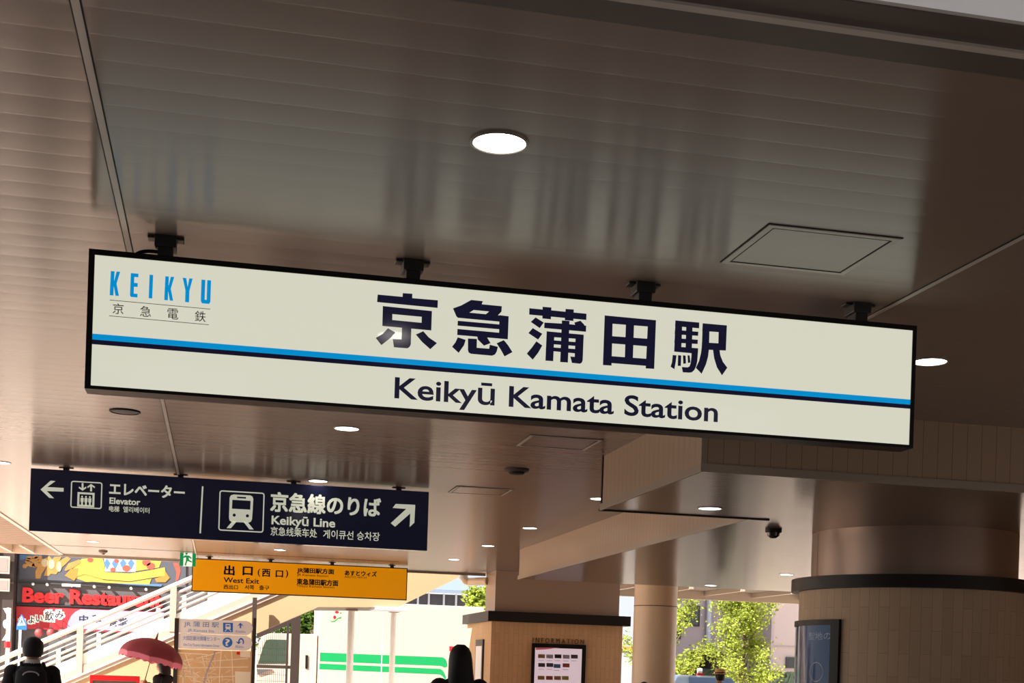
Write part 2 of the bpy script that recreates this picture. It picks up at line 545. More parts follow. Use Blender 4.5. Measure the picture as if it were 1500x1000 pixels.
def rrect_outline(mb, X0, X1, Z0, Z1, r, w, Y, t=0.003):
    """rounded square ring"""
    def loop(x0, x1, z0, z1, rr):
        out = []
        for cx, cz, a in ((x1 - rr, z1 - rr, 0), (x0 + rr, z1 - rr, 90), (x0 + rr, z0 + rr, 180), (x1 - rr, z0 + rr, 270)):
            for k in range(6):
                q = math.radians(a + k * 18)
                out.append((cx + rr * math.cos(q), cz + rr * math.sin(q)))
        return out
    A = loop(X0, X1, Z0, Z1, r); B = loop(X0 + w, X1 - w, Z0 + w, Z1 - w, max(r - w, 0.001))
    n = len(A)
    v = []
    for L, y in ((A, Y - t), (B, Y - t), (A, Y), (B, Y)):
        v.append([mb.bm.verts.new((x, y, z)) for x, z in L])
    for i in range(n):
        k = (i + 1) % n
        for P, Q in ((v[0], v[1]), (v[2], v[0]), (v[1], v[3])):
            mb.bm.faces.new((P[i], P[k], Q[k], Q[i]))
    return mb

# ================================================================== THE SETTING
struct('floor', MB().box(-60, 90, 11.5, 120, -0.2, 0.0), M['floor'])
struct('floor_entrance', MB().box(-60, 90, -60, 11.5, -0.2, 0.0), M['dimming_floor'])  # unseen near floor, made dark to dim the near ceiling and soffit

CEND = 28.7
mb = MB().prism([(-3.14, 4.02), (15.0, 4.02), (15.0, 25.8), (8.6, 25.8), (8.6, CEND), (-3.14, CEND)], CEIL, CEIL + 0.25, axis='z')
struct('ceiling', mb, M['ceiling'])
# near fascia: two smooth boards with a lighter bead, then open sky
struct('trim_1', MB().box(-8, 18, 3.87, 4.02, CEIL - 0.002, CEIL + 0.25), M['smooth_metal'])
struct('trim_2', MB().box(-8, 18, 3.835, 3.87, CEIL - 0.012, CEIL + 0.25), M['strip'])
struct('trim_3', MB().box(-8, 18, 3.70, 3.835, CEIL - 0.002, CEIL + 0.45), M['smooth_metal'])
struct('trim_15', MB().box(-8, 18, 3.68, 3.70, CEIL + 0.004, CEIL + 0.47), M['white'])
# joint strips in the ceiling, running away from the camera
for i, X in enumerate((-0.493, 3.458)):
    y1 = CEND if i == 0 else 9.4
    struct('trim_%d' % (4 + i), MB().box(X - 0.013, X + 0.013, 4.02, y1, CEIL - 0.006, CEIL + 0.01), M['strip'])
    g = MB().box(X - 0.019, X - 0.013, 4.02, y1, CEIL - 0.003, CEIL + 0.01).box(X + 0.013, X + 0.018, 4.02, y1, CEIL - 0.003, CEIL + 0.01)
    struct('trim_%d' % (6 + i), g, M['gap'])
struct('trim_8', MB().box(-3.14, 3.4, 26.42, 26.45, CEIL - 0.004, CEIL + 0.01), M['gap'])
struct('trim_9', MB().box(-3.2, 5.6, CEND, CEND + 0.06, CEIL - 0.05, CEIL + 0.25), M['trim'])
struct('wall_light_block', MB().box(15.0, 15.2, 6, 22.45, 0, CEIL + 0.25), M['pillar_tile'])  # unseen wall added to keep side light off the right
# lowered soffit on the right
L = [(3.463, 9.5), (15.0, 9.5), (15.0, 22.45), (4.95, 22.45), (4.95, 12.2), (3.463, 12.2)]
struct('ceiling_lowered', MB().prism(L, SOFF, SOFF + 0.02, axis='z'), M['soffit'])
fz0, fz1 = SOFF + 0.02, CEIL
struct('wall_soffit_front', MB().box(3.463, 15.0, 9.5, 9.53, fz0, fz1), M['face_panel'])
struct('wall_soffit_left', MB().box(3.463, 3.493, 9.53, 12.2, fz0, fz1), M['face_panel'])
struct('wall_soffit_step', MB().box(3.463, 4.95, 12.17, 12.2, fz0, fz1), M['face_panel'])
struct('wall_soffit_side', MB().box(4.95, 4.98, 12.2, 22.45, fz0, fz1), M['face_panel'])
struct('wall_soffit_back', MB().box(4.95, 15.0, 22.42, 22.45, fz0, fz1), M['face_panel'])
t = MB().box(3.445, 15, 9.48, 9.5, SOFF - 0.012, SOFF + 0.05).box(3.445, 3.463, 9.5, 12.2, SOFF - 0.012, SOFF + 0.05)
t.box(4.932, 4.95, 12.2, 22.45, SOFF - 0.012, SOFF + 0.05)
t.box(3.45, 3.475, 9.488, 9.51, SOFF, CEIL)
struct('trim_10', t, M['trim'])
struct('trim_11', MB().box(3.445, 5.15, 12.2, 12.235, SOFF - 0.012, SOFF + 0.01).box(3.455, 3.463, 12.18, 12.21, SOFF, CEIL), M['gap'])
# tan louvered eave on the left
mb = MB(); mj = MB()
y = 18.0
while y < 26.9:
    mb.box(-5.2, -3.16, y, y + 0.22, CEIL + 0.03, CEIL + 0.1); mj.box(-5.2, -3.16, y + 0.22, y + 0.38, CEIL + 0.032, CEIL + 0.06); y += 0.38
mb.box(-5.2, -3.16, 18.0, CEND, CEIL + 0.16, CEIL + 0.22)
struct('ceiling_eave', mb, M['tan_louver'])
struct('trim_16', mj, M['brown_steel'])  # dark strips in the slat gaps: shade of the unlit slat faces as colour
struct('trim_12', MB().box(-3.2, -3.14, 4.02, CEND, CEIL - 0.02, CEIL + 0.2), M['beige_trim'])
mb = MB()
for k in range(4):
    X = -3.75 - 0.42 * k
    mb.box(X, X + 0.05, 26.9, CEND, CEIL - 0.01, CEIL + 0.16)
mb.box(-5.2, -3.2, CEND, CEND + 0.06, CEIL - 0.03, CEIL + 0.2)
struct('trim_13', mb, M['beige_trim'])
# canopy beyond the right end of the roof
struct('ceiling_canopy', MB().box(8.4, 30, 31.6, 34.2, 3.74, 3.9), M['canopy'])
mb = MB().box(8.4, 30, 34.2, 34.35, 3.52, 3.95)
for k in range(12):
    X = 8.6 + 1.35 * k
    mb.box(X, X + 0.1, 31.6, 34.2, 3.62, 3.74)
struct('trim_14', mb, M['canopy_trim'])

# unseen blocks added to cut sun and sky, mirrored faintly in the big sign
S = thing('shade_building', 'tall pale unseen building added to block sun, mirrored faintly in the lower part of the white sign', 'building', (-19, -10, 0))
MB().box(-26, -13, -34, 5, 0, 20).build('walls', M['building'], S)
for k in range(6):
    m = MB(); m.box(-13, -12.95, -32 + 6.3 * k, -29 + 6.3 * k, 1.0, 14); m.build('window_bay', M['glass'], S)
S = thing('shade_building', 'broad pale unseen building added to block sky light at the entrance, mirrored in the white sign', 'building', (14, -16, 0))
MB().box(-12, 40, -24, -12, 0, 14).build('walls', M['building2'], S)
for k in range(9):
    m = MB(); m.box(-10 + 5.2 * k, -7 + 5.2 * k, -12, -11.95, 1.0, 12); m.build('window_bay', M['glass'], S)

# ================================================================== CEILING FITTINGS
def downlight(X, Y, z, r, label, first=[None]):
    g = 'round downlights'
    if first[0] is None:
        t = thing('downlight', label, 'ceiling light', (X, Y, z), g)
        MB().lathe((X, Y), [(r * 1.16, z + 0.002), (r * 1.16, z - 0.006), (r * 1.04, z - 0.008), (r * 1.0, z + 0.0)], 40).build('trim_ring', M['ring'], t, smooth=True)
        MB().lathe((X, Y), [(r * 1.02, z + 0.001), (r * 1.02, z - 0.004)], 40).build('diffuser', M['lamp'], t)
        first[0] = t
        t['_r'] = r
        del t['_r']
        return t
    src = first[0]
    t = src.copy(); COL.objects.link(t)
    t.location = (X, Y, z); t['label'] = label
    for ch in [c for c in SC.objects if c.parent == src]:
        c = ch.copy(); COL.objects.link(c); c.parent = t
    return t
LR = 0.098
for X, Y, z, lab in (
    (0.985, 5.055, CEIL, 'large glowing round downlight in the ceiling above the white station name sign'),
    (4.297, 7.72, CEIL, 'glowing round downlight just past the right end of the white sign'),
    (1.012, 11.62, CEIL, 'glowing round downlight seen just under the middle of the white sign'),
    (-2.336, 15.2, CEIL, 'downlight cut by the left photo edge, left of the dark blue sign'),
    (1.02, 15.137, CEIL, 'downlight shining directly onto the top edge of the dark blue sign'),
    (4.283, 15.2, CEIL, 'downlight half hidden by the back corner of the lowered soffit box'),
    (4.297, 18.85, CEIL, 'small downlight in the open ceiling right of the dark blue sign'),
    (4.31, 21.98, CEIL, 'nearer small downlight in the row above the metal-topped tiled pillar'),
    (4.29, 25.18, CEIL, 'farthest small downlight in the row above the metal-topped tiled pillar'),
    (-2.26, 25.19, CEIL, 'small downlight under the bottom left of the dark blue sign'),
    (1.03, 24.96, CEIL, 'small downlight between the dark blue sign and the yellow sign'),
    (4.33, 11.64, SOFF, 'downlight in the lowered soffit near the big round column'),
    (8.19, 18.70, SOFF, 'small soffit downlight just left of the big round column'),
    (8.17, 21.81, SOFF, 'small soffit downlight at its back edge above the yellow-green tree'),
):
    downlight(X, Y, z, LR, lab)

def hatch(X0, X1, Y0, Y1, label):
    t = thing('access_hatch', label, 'access panel', ((X0 + X1) / 2, (Y0 + Y1) / 2, CEIL), 'ceiling access hatches')
    m = MB()
    w = 0.03
    for a in ((X0, X1, Y0, Y0 + w), (X0, X1, Y1 - w, Y1), (X0, X0 + w, Y0 + w, Y1 - w), (X1 - w, X1, Y0 + w, Y1 - w)):
        m.box(*a, CEIL - 0.007, CEIL + 0.004)
    m.build('hatch_frame', M['strip'], t)
    m = MB()
    for e, q in ((0.0, 0.006), (w, 0.006)):
        x0, x1, y0, y1 = X0 + e - (q if e == 0 else 0), X1 - e + (q if e == 0 else 0), Y0 + e - (q if e == 0 else 0), Y1 - e + (q if e == 0 else 0)
        for a in ((x0, x1, y0, y0 + q), (x0, x1, y1 - q, y1), (x0, x0 + q, y0, y1), (x1 - q, x1, y0, y1)):
            m.box(*a, CEIL - 0.0075 if e else CEIL - 0.003, CEIL + 0.002)
    m.build('shadow_gap', M['gap'], t)
    MB().box(X0 + w + 0.007, X1 - w - 0.007, Y0 + w + 0.007, Y1 - w - 0.007, CEIL - 0.005, CEIL + 0.002).build('hatch_panel', M['hatch'], t)
hatch(2.325, 2.965, 5.615, 6.20, 'large square access hatch in the ceiling above the right of the white sign')
hatch(2.56, 3.2, 11.3, 11.9, 'square access hatch half hidden under the white sign, left of the soffit box')
hatch(2.54, 3.18, 14.85, 15.45, 'faint far square access hatch beside the dark blue sign')

t = thing('ceiling_speaker', 'round brown ceiling speaker left of the lowered soffit box', 'speaker', (2.885, 13.33, CEIL))
MB().lathe((2.885, 13.33), [(0.125, CEIL + 0.001), (0.125, CEIL - 0.012), (0.10, CEIL - 0.03), (0.09, CEIL - 0.03)], 32).build('rim', M['speaker'], t, smooth=True)
MB().lathe((2.885, 13.33), [(0.085, CEIL - 0.028), (0.07, CEIL - 0.05), (0.0, CEIL - 0.055)], 32).build('grille', M['gap'], t, smooth=True)
t = thing('ceiling_speaker', 'flush round ceiling speaker with a dark rim below the left of the white sign', 'speaker', (-0.816, 11.535, CEIL))
MB().lathe((-0.816, 11.535), [(0.125, CEIL + 0.001), (0.125, CEIL - 0.01), (0.112, CEIL - 0.012), (0.112, CEIL - 0.004)], 32).build('rim', M['gap'], t, smooth=True)
MB().lathe((-0.816, 11.535), [(0.11, CEIL + 0.001), (0.11, CEIL - 0.006), (0.05, CEIL - 0.012), (0.0, CEIL - 0.012)], 32).build('grille', M['speaker'], t, smooth=True)
t = thing('smoke_detector', 'small brown smoke detector at the far left ceiling edge', 'smoke detector', (-2.248, 27.23, CEIL))
MB().lathe((-2.248, 27.23), [(0.085, CEIL + 0.001), (0.085, CEIL - 0.03), (0.05, CEIL - 0.05)], 24).build('base', M['speaker'], t, smooth=True)
MB().lathe((-2.248, 27.23), [(0.04, CEIL - 0.045), (0.035, CEIL - 0.085), (0.0, CEIL - 0.09)], 24).build('sensor', M['bronze'], t, smooth=True)
t = thing('security_dome', 'black dome camera under the lowered soffit left of the big round column', 'camera', (5.543, 13.02, SOFF))
MB().lathe((5.543, 13.02), [(0.085, SOFF + 0.001), (0.085, SOFF - 0.03), (0.07, SOFF - 0.035)], 32).build('base', M['black'], t, smooth=True)
MB().lathe((5.543, 13.02), [(0.068, SOFF - 0.03), (0.06, SOFF - 0.07), (0.035, SOFF - 0.09), (0.0, SOFF - 0.095)], 32).build('dome', M['dome'], t, smooth=True)

# ================================================================== HANGING SIGNS
# --- large white backlit sign
Y0 = 6.62; Y1 = 6.76
X0, X1, Z0, Z1 = -0.654, 3.602, 2.792, 3.448
S = thing('station_name_sign', 'large white backlit station name sign with black frame and blue stripes', 'sign', ((X0 + X1) / 2, 6.69, Z0))
w = 0.026
f = MB()
f.box(X0, X1, Y0, Y1, Z1 - w, Z1).box(X0, X1, Y0, Y1, Z0, Z0 + 0.016).box(X0, X0 + w * 1.05, Y0, Y1, Z0 + 0.016, Z1 - w).box(X1 - w * 0.85, X1, Y0, Y1, Z0 + 0.016, Z1 - w)
f.box(X0 + 0.01, X1 - 0.01, Y1 - 0.012, Y1, Z0 + 0.01, Z1 - 0.01)
f.build('frame', M['black'], S)
FY = Y0 + 0.006
MB().box(X0 + w * 1.05, X1 - w * 0.85, FY, FY + 0.02, Z0 + 0.016, Z1 - w).build('face_panel', M['sign_white'], S)
ix0, ix1 = X0 + w * 1.05, X1 - w * 0.85
MB().box(ix0, ix1, FY - 0.001, FY, 3.0245, 3.052).build('blue_stripe', M['blue'], S)
MB().box(ix0, ix1, FY - 0.001, FY, 3.0025, 3.0245).build('navy_stripe', M['navy2'], S)
TX = FY
HEAVY = [  # the five heavy characters, stroke by stroke
 (545, 420, [[(78,108),(425,140),(428,88),(562,97),(560,158),(918,188),(914,294),(70,212)], [(150,268),(835,338),(832,431),(148,367)], [(145,450),(829,515),(826,608),(143,545)], [(150,268),(285,282),(280,558),(143,545)], [(695,324),(835,338),(826,608),(688,595)], [(418,565),(548,577),(540,800),(525,835),(495,857),(305,842),(288,728),(412,735)], [(222,578),(325,638),(255,715),(130,812),(52,713),(150,655)], [(715,620),(790,705),(905,785),(812,870),(700,770),(610,665)]]),
 (655, 430, [[(82,205),(195,165),(335,88),(498,105),(482,148),(762,175),(758,250),(708,302),(585,248),(370,228),(310,265),(128,315)], [(128,315),(310,265),(540,287),(585,248),(708,302),(858,316),(855,400),(730,390),(150,336)], [(730,300),(858,316),(846,636),(722,626)], [(148,378),(735,430),(735,497),(145,445)], [(143,492),(846,556),(846,636),(140,576)], [(290,625),(415,632),(412,755),(585,768),(595,712),(708,742),(690,810),(665,850),(625,865),(330,838),(300,820),(290,790)], [(420,595),(555,607),(605,690),(515,725),(428,640)], [(148,608),(258,645),(235,720),(160,825),(68,740),(115,680)], [(790,648),(850,720),(910,815),(800,875),(745,775),(690,692)]]),
 (763, 440, [[(118,108),(915,185),(912,272),(116,196)], [(303,88),(425,98),(418,262),(300,250)], [(624,118),(738,126),(732,285),(612,275)], [(205,236),(318,308),(262,385),(138,298)], [(165,385),(298,465),(240,545),(105,455)], [(215,570),(298,628),(240,730),(165,825),(82,740),(150,660)], [(328,308),(568,322),(910,352),(908,436),(325,384)], [(745,308),(830,282),(885,340),(880,360),(760,350)], [(572,278),(678,286),(655,865),(548,858)], [(360,430),(876,478),(874,540),(357,505)], [(360,430),(468,440),(450,846),(342,838)], [(765,468),(876,478),(862,830),(850,865),(825,882),(712,870),(690,782),(750,786)], [(355,549),(770,580),(768,634),(352,603)], [(350,648),(768,678),(766,738),(347,697)]]),
 (870, 450, [[(150,113),(865,180),(860,276),(146,220)], [(140,394),(852,446),(848,552),(136,494)], [(132,673),(845,726),(841,825),(128,768)], [(150,113),(262,124),(245,812),(125,805)], [(448,142),(562,152),(540,800),(428,792)], [(755,170),(865,180),(840,858),(722,852)]]),
 (972, 455, [[(165,135),(497,165),(495,245),(160,215)], [(165,135),(262,144),(245,578),(148,570)], [(318,150),(405,158),(392,588),(305,580)], [(158,266),(485,294),(480,350),(155,328)], [(155,382),(478,405),(474,464),(150,445)], [(150,498),(482,524),(478,600),(148,570)], [(392,520),(482,526),(470,700),(455,770),(430,825),(395,858),(360,864),(268,858),(255,785),(335,790),(362,775),(378,730),(388,640)], [(128,618),(180,622),(168,720),(150,815),(98,780),(118,715)], [(202,620),(245,624),(240,770),(198,768)], [(270,622),(306,626),(312,735),(275,740)], [(335,622),(362,624),(374,722),(340,728)], [(545,175),(880,205),(875,306),(540,282)], [(545,175),(642,184),(632,540),(620,640),(590,750),(530,878),(450,795),(495,700),(522,590),(535,480)], [(770,195),(882,205),(868,555),(762,548)], [(535,440),(868,462),(866,555),(530,540)], [(688,535),(780,545),(790,620),(825,710),(888,795),(815,900),(745,790),(705,660)]]),
]
for ox, oy, polys in HEAVY:
    mb = MB()
    for i, pl in enumerate(polys):
        poly(mb, [(ox + u * 0.105, oy + v * 0.105) for u, v in pl], TX, 0.0012 + 0.00003 * i)
    mb.build('name_character', M['navy'], S)
mb = MB()
tbase(mb, 'Keikyū Kamata Station', 577.6, 582.3, 1052.5, 31.5, TX, 0.0015, 0.016)
words(mb, 'romanised_lettering', M['navy'], S)
mb = MB()
def q(a, b): return (120 + a * 0.15, 330 + b * 0.15)
GL = {  # the six condensed letters, drawn in a unit square
    'K': [[(0, 0), (.40, 0), (.40, .40), (.62, 0), (1.0, 0), (.68, .5), (1.0, 1), (.62, 1), (.40, .62), (.40, 1), (0, 1)]],
    'E': [[(0, 0), (1, 0), (1, .15), (.48, .15), (.48, .40), (.95, .40), (.95, .56), (.48, .56), (.48, .85), (.98, .85), (.98, 1), (0.12, 1), (0, .94)]],
    'I': [[(0, 0), (1, 0), (1, 1), (0, 1)]],
    'Y': [[(0, 0), (.36, 0), (.53, .36), (.66, 0), (1, 0), (.72, .52), (.72, 1), (.32, 1), (.32, .52)]],
    'U': [[(0, 0), (.40, 0), (.40, .84), (.60, .84), (.60, 0), (1, 0), (1, .90), (.88, 1), (.12, 1), (0, .90)]],
}
for ch, xa, xb, yt, yb, lean in (('K', 283, 374, 446, 682, 12), ('E', 478, 553, 466, 698, 9), ('I', 661, 696, 482, 711, 9), ('K', 815, 902, 497, 729, 11), ('Y', 984, 1082, 512, 746, 8), ('U', 1168, 1262, 530, 760, 8)):
    for pl in GL[ch]:
        pts = [q(xa + u * (xb - xa) - v * lean, yt + v * (yb - yt) + u * (xb - xa) * 0.085) for u, v in pl]
        poly(mb, pts, TX, 0.0015)
mb.build('logo_lettering', M['blue'], S)
mb = MB()
for ch, a, b in (('京', 354, 814), ('急', 622, 840), ('電', 888, 864), ('鉄', 1156, 888)):
    cx, cy = q(a, b); tcen(mb, ch, cx, cy, 16, 15.5, TX, 0.001)
for a, b, c, d in ((272, 726, 1252, 815), (265, 880, 1240, 968)):
    poly(mb, [q(a, b), q(c, d), q(c, d + 5), q(a, b + 5)], TX, 0.001)
mb.build('company_lettering', M['thin_ink'], S)
for px, py in ((243, 347), (605, 382), (940, 418), (1254, 448)):
    X = onz(px, py, CEIL).x
    b = MB().box(X - 0.035, X + 0.035, 6.64, 6.74, Z1, CEIL)
    b.box(X - 0.05, X + 0.05, 6.63, 6.75, 3.495, CEIL).box(X - 0.085, X + 0.085, 6.655, 6.725, CEIL - 0.012, CEIL)
    b.build('bracket', M['black_metal'], S, bevel=0.004)
mb = MB()
pts = [(-0.45 + 0.085 * (1 - math.cos(a)), 6.69, Z1 + 0.035 * math.sin(a)) for a in [math.pi * k / 12 for k in range(13)]]
mb.tube(pts, 0.009, 8)
mb.build('cable', M['black'], S, smooth=True)

# --- dark blue direction sign
Y0, Y1 = 15.25, 15.36
X0, X1, Z0, Z1 = -2.03, 2.285, 2.842, 3.515
S = thing('direction_sign', 'dark blue hanging direction sign with white arrows, lift and train pictograms', 'sign', ((X0 + X1) / 2, 15.3, Z0))
MB().box(X0, X1, Y0, Y1, Z0, Z1).build('panel', M['sign_blue'], S, bevel=0.004)
def q4(a, b): return (a * 0.22697, 640 + b * 0.22697)
def q5(a, b): return (300 + a * 0.22697, 640 + b * 0.22697)
YF = Y0
poly(MB(), [q4(*p) for p in ((262, 338), (327, 281), (358, 284), (304, 322), (411, 328), (410, 352), (302, 348), (349, 395), (318, 392))], YF).build('left_arrow', M['sign_text'], S)
m = MB()
a, b = at(*q4(459, 281), YF), at(*q4(656, 468), YF)
rrect_outline(m, a.x, b.x, b.z + 0.005, a.z, 0.025, 0.012, YF)
poly(m, [q4(*p) for p in ((503, 352), (612, 356), (606, 455), (498, 450), (503, 352), (513, 362), (509, 441), (597, 446), (602, 366), (513, 362))][:5], YF, 0.001) if False else None
a, b = at(*q4(501, 354), YF), at(*q4(608, 453), YF)
rrect_outline(m, a.x, b.x, b.z, a.z, 0.002, 0.021, YF)
for k in range(3):
    cx = 530 + 25 * k; cy = 384 + 1.3 * k
    poly(m, [q4(*p) for p in ell(cx, cy, 6, 6, 12)], YF)
    poly(m, [q4(*p) for p in ((cx - 10, cy + 8), (cx + 10, cy + 8), (cx + 9, cy + 34), (cx + 6, cy + 34), (cx + 5, cy + 54), (cx - 6, cy + 54), (cx - 7, cy + 34), (cx - 10, cy + 34))], YF)
def arrow_ud(cx, y0, y1, d):
    t_, s_ = (y1, -1) if d < 0 else (y0, 1)
    pts = [(cx - 6, y0 if d < 0 else y1), (cx + 6, y0 if d < 0 else y1), (cx + 6, t_ + 16 * s_), (cx + 22, t_ + 27 * s_), (cx + 25, t_ + 18 * s_), (cx, t_), (cx - 25, t_ + 18 * s_), (cx - 22, t_ + 27 * s_), (cx - 6, t_ + 16 * s_)]
    return [q4(*p) for p in pts]
poly(m, arrow_ud(533, 297, 346, -1), YF)
poly(m, arrow_ud(588, 302, 350, 1), YF)
m.build('lift_pictogram', M['sign_text'], S)
m = MB()
tcen(m, 'エレベーター', *q4(950, 345), 111, 18.5, YF, 0.003, 0.03)
tbase(m, 'Elevator', *q4(706, 428), 205.6, 9.2, YF, 0.003, 0.025)
tcen(m, '电梯', *q4(737, 463), 15, 8.5, YF, 0.003, 0.01)
tcen(m, '엘리베이터', *q4(880, 470), 38.6, 8.6, YF, 0.003, 0.01)
words(m, 'lift_lettering', M['sign_text'], S)
poly(MB(), [q4(*p) for p in ((1303, 317), (1313, 318), (1297, 621), (1287, 620))], YF).build('divider', M['sign_text'], S)
m = MB()
a, b = at(*q5(95, 340), YF), at(*q5(378, 622), YF)
rrect_outline(m, a.x, b.x, b.z + 0.008, a.z - 0.004, 0.03, 0.013, YF)
m.build('pictogram_border', M['sign_text'], S)
m = MB()
# train front: ring around the windscreen, nose below, two rails
poly(m, [q5(*p) for p in ((160, 392), (168, 376), (186, 370), (292, 376), (306, 382), (313, 398), (312, 412), (160, 403))], YF)
poly(m, [q5(*p) for p in ((160, 403), (178, 404), (175, 462), (158, 461))], YF)
poly(m, [q5(*p) for p in ((296, 411), (312, 412), (309, 469), (293, 468))], YF)
poly(m, [q5(*p) for p in ((158, 461), (309, 469), (305, 528), (298, 545), (282, 552), (172, 547), (160, 538), (156, 520))], YF)
poly(m, [q5(*p) for p in ((178, 543), (205, 545), (168, 588), (140, 587))], YF)
poly(m, [q5(*p) for p in ((250, 547), (278, 550), (315, 596), (288, 595))], YF)
m.build('train_pictogram', M['sign_text'], S)
poly(MB(), [q5(*p) for p in ((208, 384), (266, 387), (266, 397), (208, 394))], YF - 0.003).build('pictogram_slot', M['sign_blue'], S)
poly(MB(), [q5(*p) for p in ell(190, 503, 10, 10, 16)], YF - 0.003).build('pictogram_headlight', M['sign_blue'], S)
poly(MB(), [q5(*p) for p in ell(275, 508, 10, 10, 16)], YF - 0.003).build('pictogram_headlight', M['sign_blue'], S)
m = MB()
tcen(m, '京急線のりば', *q5(783, 436), 162, 29, YF, 0.003, 0.03)
tbase(m, 'Keikyū Line', *q5(430, 560), 491.0, 12.6, YF, 0.003, 0.025)
tcen(m, '京急线乘车处', *q5(575, 613), 68, 13, YF, 0.003, 0.008)
tcen(m, '게이큐선 승차장', *q5(947, 634), 83, 12.8, YF, 0.003, 0.008)
words(m, 'train_lettering', M['sign_text'], S)
poly(MB(), [q5(*p) for p in ((1232, 431), (1358, 437), (1352, 552), (1322, 580), (1326, 492), (1228, 578), (1200, 555), (1300, 463), (1212, 457))], YF).build('diagonal_arrow', M['sign_text'], S)
for px, py in ((96, 683), (265, 695), (430, 705), (583, 715)):
    X = onz(px, py, CEIL).x
    MB().box(X - 0.03, X + 0.03, 15.27, 15.34, Z1, CEIL).box(X - 0.075, X + 0.075, 15.285, 15.325, CEIL - 0.01, CEIL).build('bracket', M['black_metal'], S)

# --- yellow exit sign
Y0, Y1 = 27.38, 27.50
X0, X1, Z0, Z1 = -0.565, 3.715, 2.842, 3.498
S = thing('exit_direction_sign', 'yellow hanging west exit sign with dark brown lettering', 'sign', ((X0 + X1) / 2, 27.44, Z0))
MB().box(X0 + 0.02, X1 - 0.02, Y0 - 0.002, Y0 + 0.03, Z0 + 0.02, Z1 - 0.02).build('face_panel', M['sign_yellow'], S)
MB().box(X0, X1, Y0, Y1, Z1 - 0.025, Z1).box(X0, X1, Y0, Y1, Z0, Z0 + 0.025).box(X0, X0 + 0.02, Y0, Y1, Z0, Z1).box(X1 - 0.02, X1, Y0, Y1, Z0, Z1).box(X0, X1, Y1 - 0.02, Y1, Z0, Z1).build('frame', M['brown_steel'], S)
def q6(a, b): return (280 + a * 0.21333, 820 + b * 0.21333)
YF = Y0 - 0.002
m = MB()
tcen(m, '出', *q6(262, 70), 16, 14.5, YF, 0.004, 0.035)
tcen(m, '口', *q6(388, 75), 15, 13, YF, 0.004, 0.035)
tcen(m, '(', *q6(466, 87), 4, 12, YF, 0.004, 0.01)
tcen(m, '西', *q6(515, 88), 12.4, 11.5, YF, 0.004, 0.03)
tcen(m, '口', *q6(606, 95), 11, 10, YF, 0.004, 0.03)
tcen(m, ')', *q6(657, 95), 4, 12, YF, 0.004, 0.01)
tbase(m, 'West Exit', *q6(222, 152), q6(467, 0)[0], 7.6, YF, 0.004, 0.018)
tcen(m, '西出口', *q6(272, 185), 21, 6.6, YF, 0.004, 0.02)
tcen(m, '서쪽', *q6(400, 187), 14, 6.8, YF, 0.004, 0.02)
tcen(m, '출구', *q6(502, 190), 15, 6.8, YF, 0.004, 0.02)
words(m, 'exit_lettering', M['yellow_ink'], S)
m = MB()
tcen(m, 'JR蒲田駅方面', *q6(855, 77), 54.5, 9, YF, 0.004, 0.035)
tbase(m, 'JR Kamata Station', *q6(727, 107), q6(943, 0)[0], 3.2, YF, 0.004)
tcen(m, '東急蒲田駅方面', *q6(868, 153), 61, 9, YF, 0.004, 0.035)
tbase(m, 'Tōkyū Kamata Station', *q6(723, 183), q6(985, 0)[0], 3.2, YF, 0.004)
tcen(m, 'あすとウィズ', *q6(1165, 92), 47, 7.8, YF, 0.004, 0.035)
tbase(m, 'ASUTO WITH', *q6(1053, 122), q6(1203, 0)[0], 3.2, YF, 0.004)
words(m, 'destination_lettering', M['yellow_ink'], S)
for px, py in ((307, 815), (397, 818), (487, 823), (573, 828)):
    X = onz(px, py, CEIL).x
    MB().box(X - 0.035, X + 0.035, 27.41, 27.47, Z1, CEIL).box(X - 0.07, X + 0.07, 27.42, 27.46, CEIL - 0.012, CEIL).build('bracket', M['black_metal'], S)

# --- green emergency exit sign
Yg = 26.9
a, b = at(263.8, 808, Yg), at(286.5, 829.5, Yg)
S = thing('emergency_exit_sign', 'small green emergency exit sign with running figure, left of the yellow sign', 'sign', ((a.x + b.x) / 2, Yg + 0.04, b.z))
MB().box(a.x, b.x, Yg, Yg + 0.09, b.z, a.z - 0.02).build('housing', M['green'], S)
MB().box(a.x + 0.05, b.x - 0.03, Yg + 0.01, Yg + 0.08, a.z - 0.02, CEIL).build('bracket', M['brown_steel'], S)
def q7(c, d): return (130 + c * 0.10702, 800 + d * 0.10702)
poly(MB(), [q7(*p) for p in ((1300, 80), (1420, 82), (1415, 272), (1293, 270))], Yg, 0.004).build('doorway', M['exit_white'], S)
m = MB()
for pl in (ell(1338, 100, 16, 16, 14), [(1318, 120), (1375, 128), (1412, 160), (1400, 172), (1368, 150), (1372, 185), (1415, 208), (1410, 222), (1350, 200), (1330, 262), (1312, 258), (1330, 190), (1332, 148), (1305, 158), (1290, 150)]):
    poly(m, [q7(*p) for p in pl], Yg - 0.004, 0.004)
m.build('running_figure', M['green'], S)

# ================================================================== COLUMNS AND PILLAR
S = thing('round_column', 'massive round column, brown metal above and grey-brown tiles below a dark band', 'column', (CXC, CYC, 0))
MB().lathe((CXC, CYC), [(1.04, 2.5), (1.04, SOFF)], 96).build('metal_cladding', M['bronze'], S, smooth=True)
MB().lathe((CXC, CYC), [(1.155, 2.44), (1.24, 2.44), (1.24, 2.567), (1.03, 2.567)], 96).build('band', M['band'], S, smooth=True)
MB().lathe((CXC, CYC), [(1.155, 0), (1.155, 2.45)], 96).build('tile_cladding', M['column_tile'], S, smooth=True)
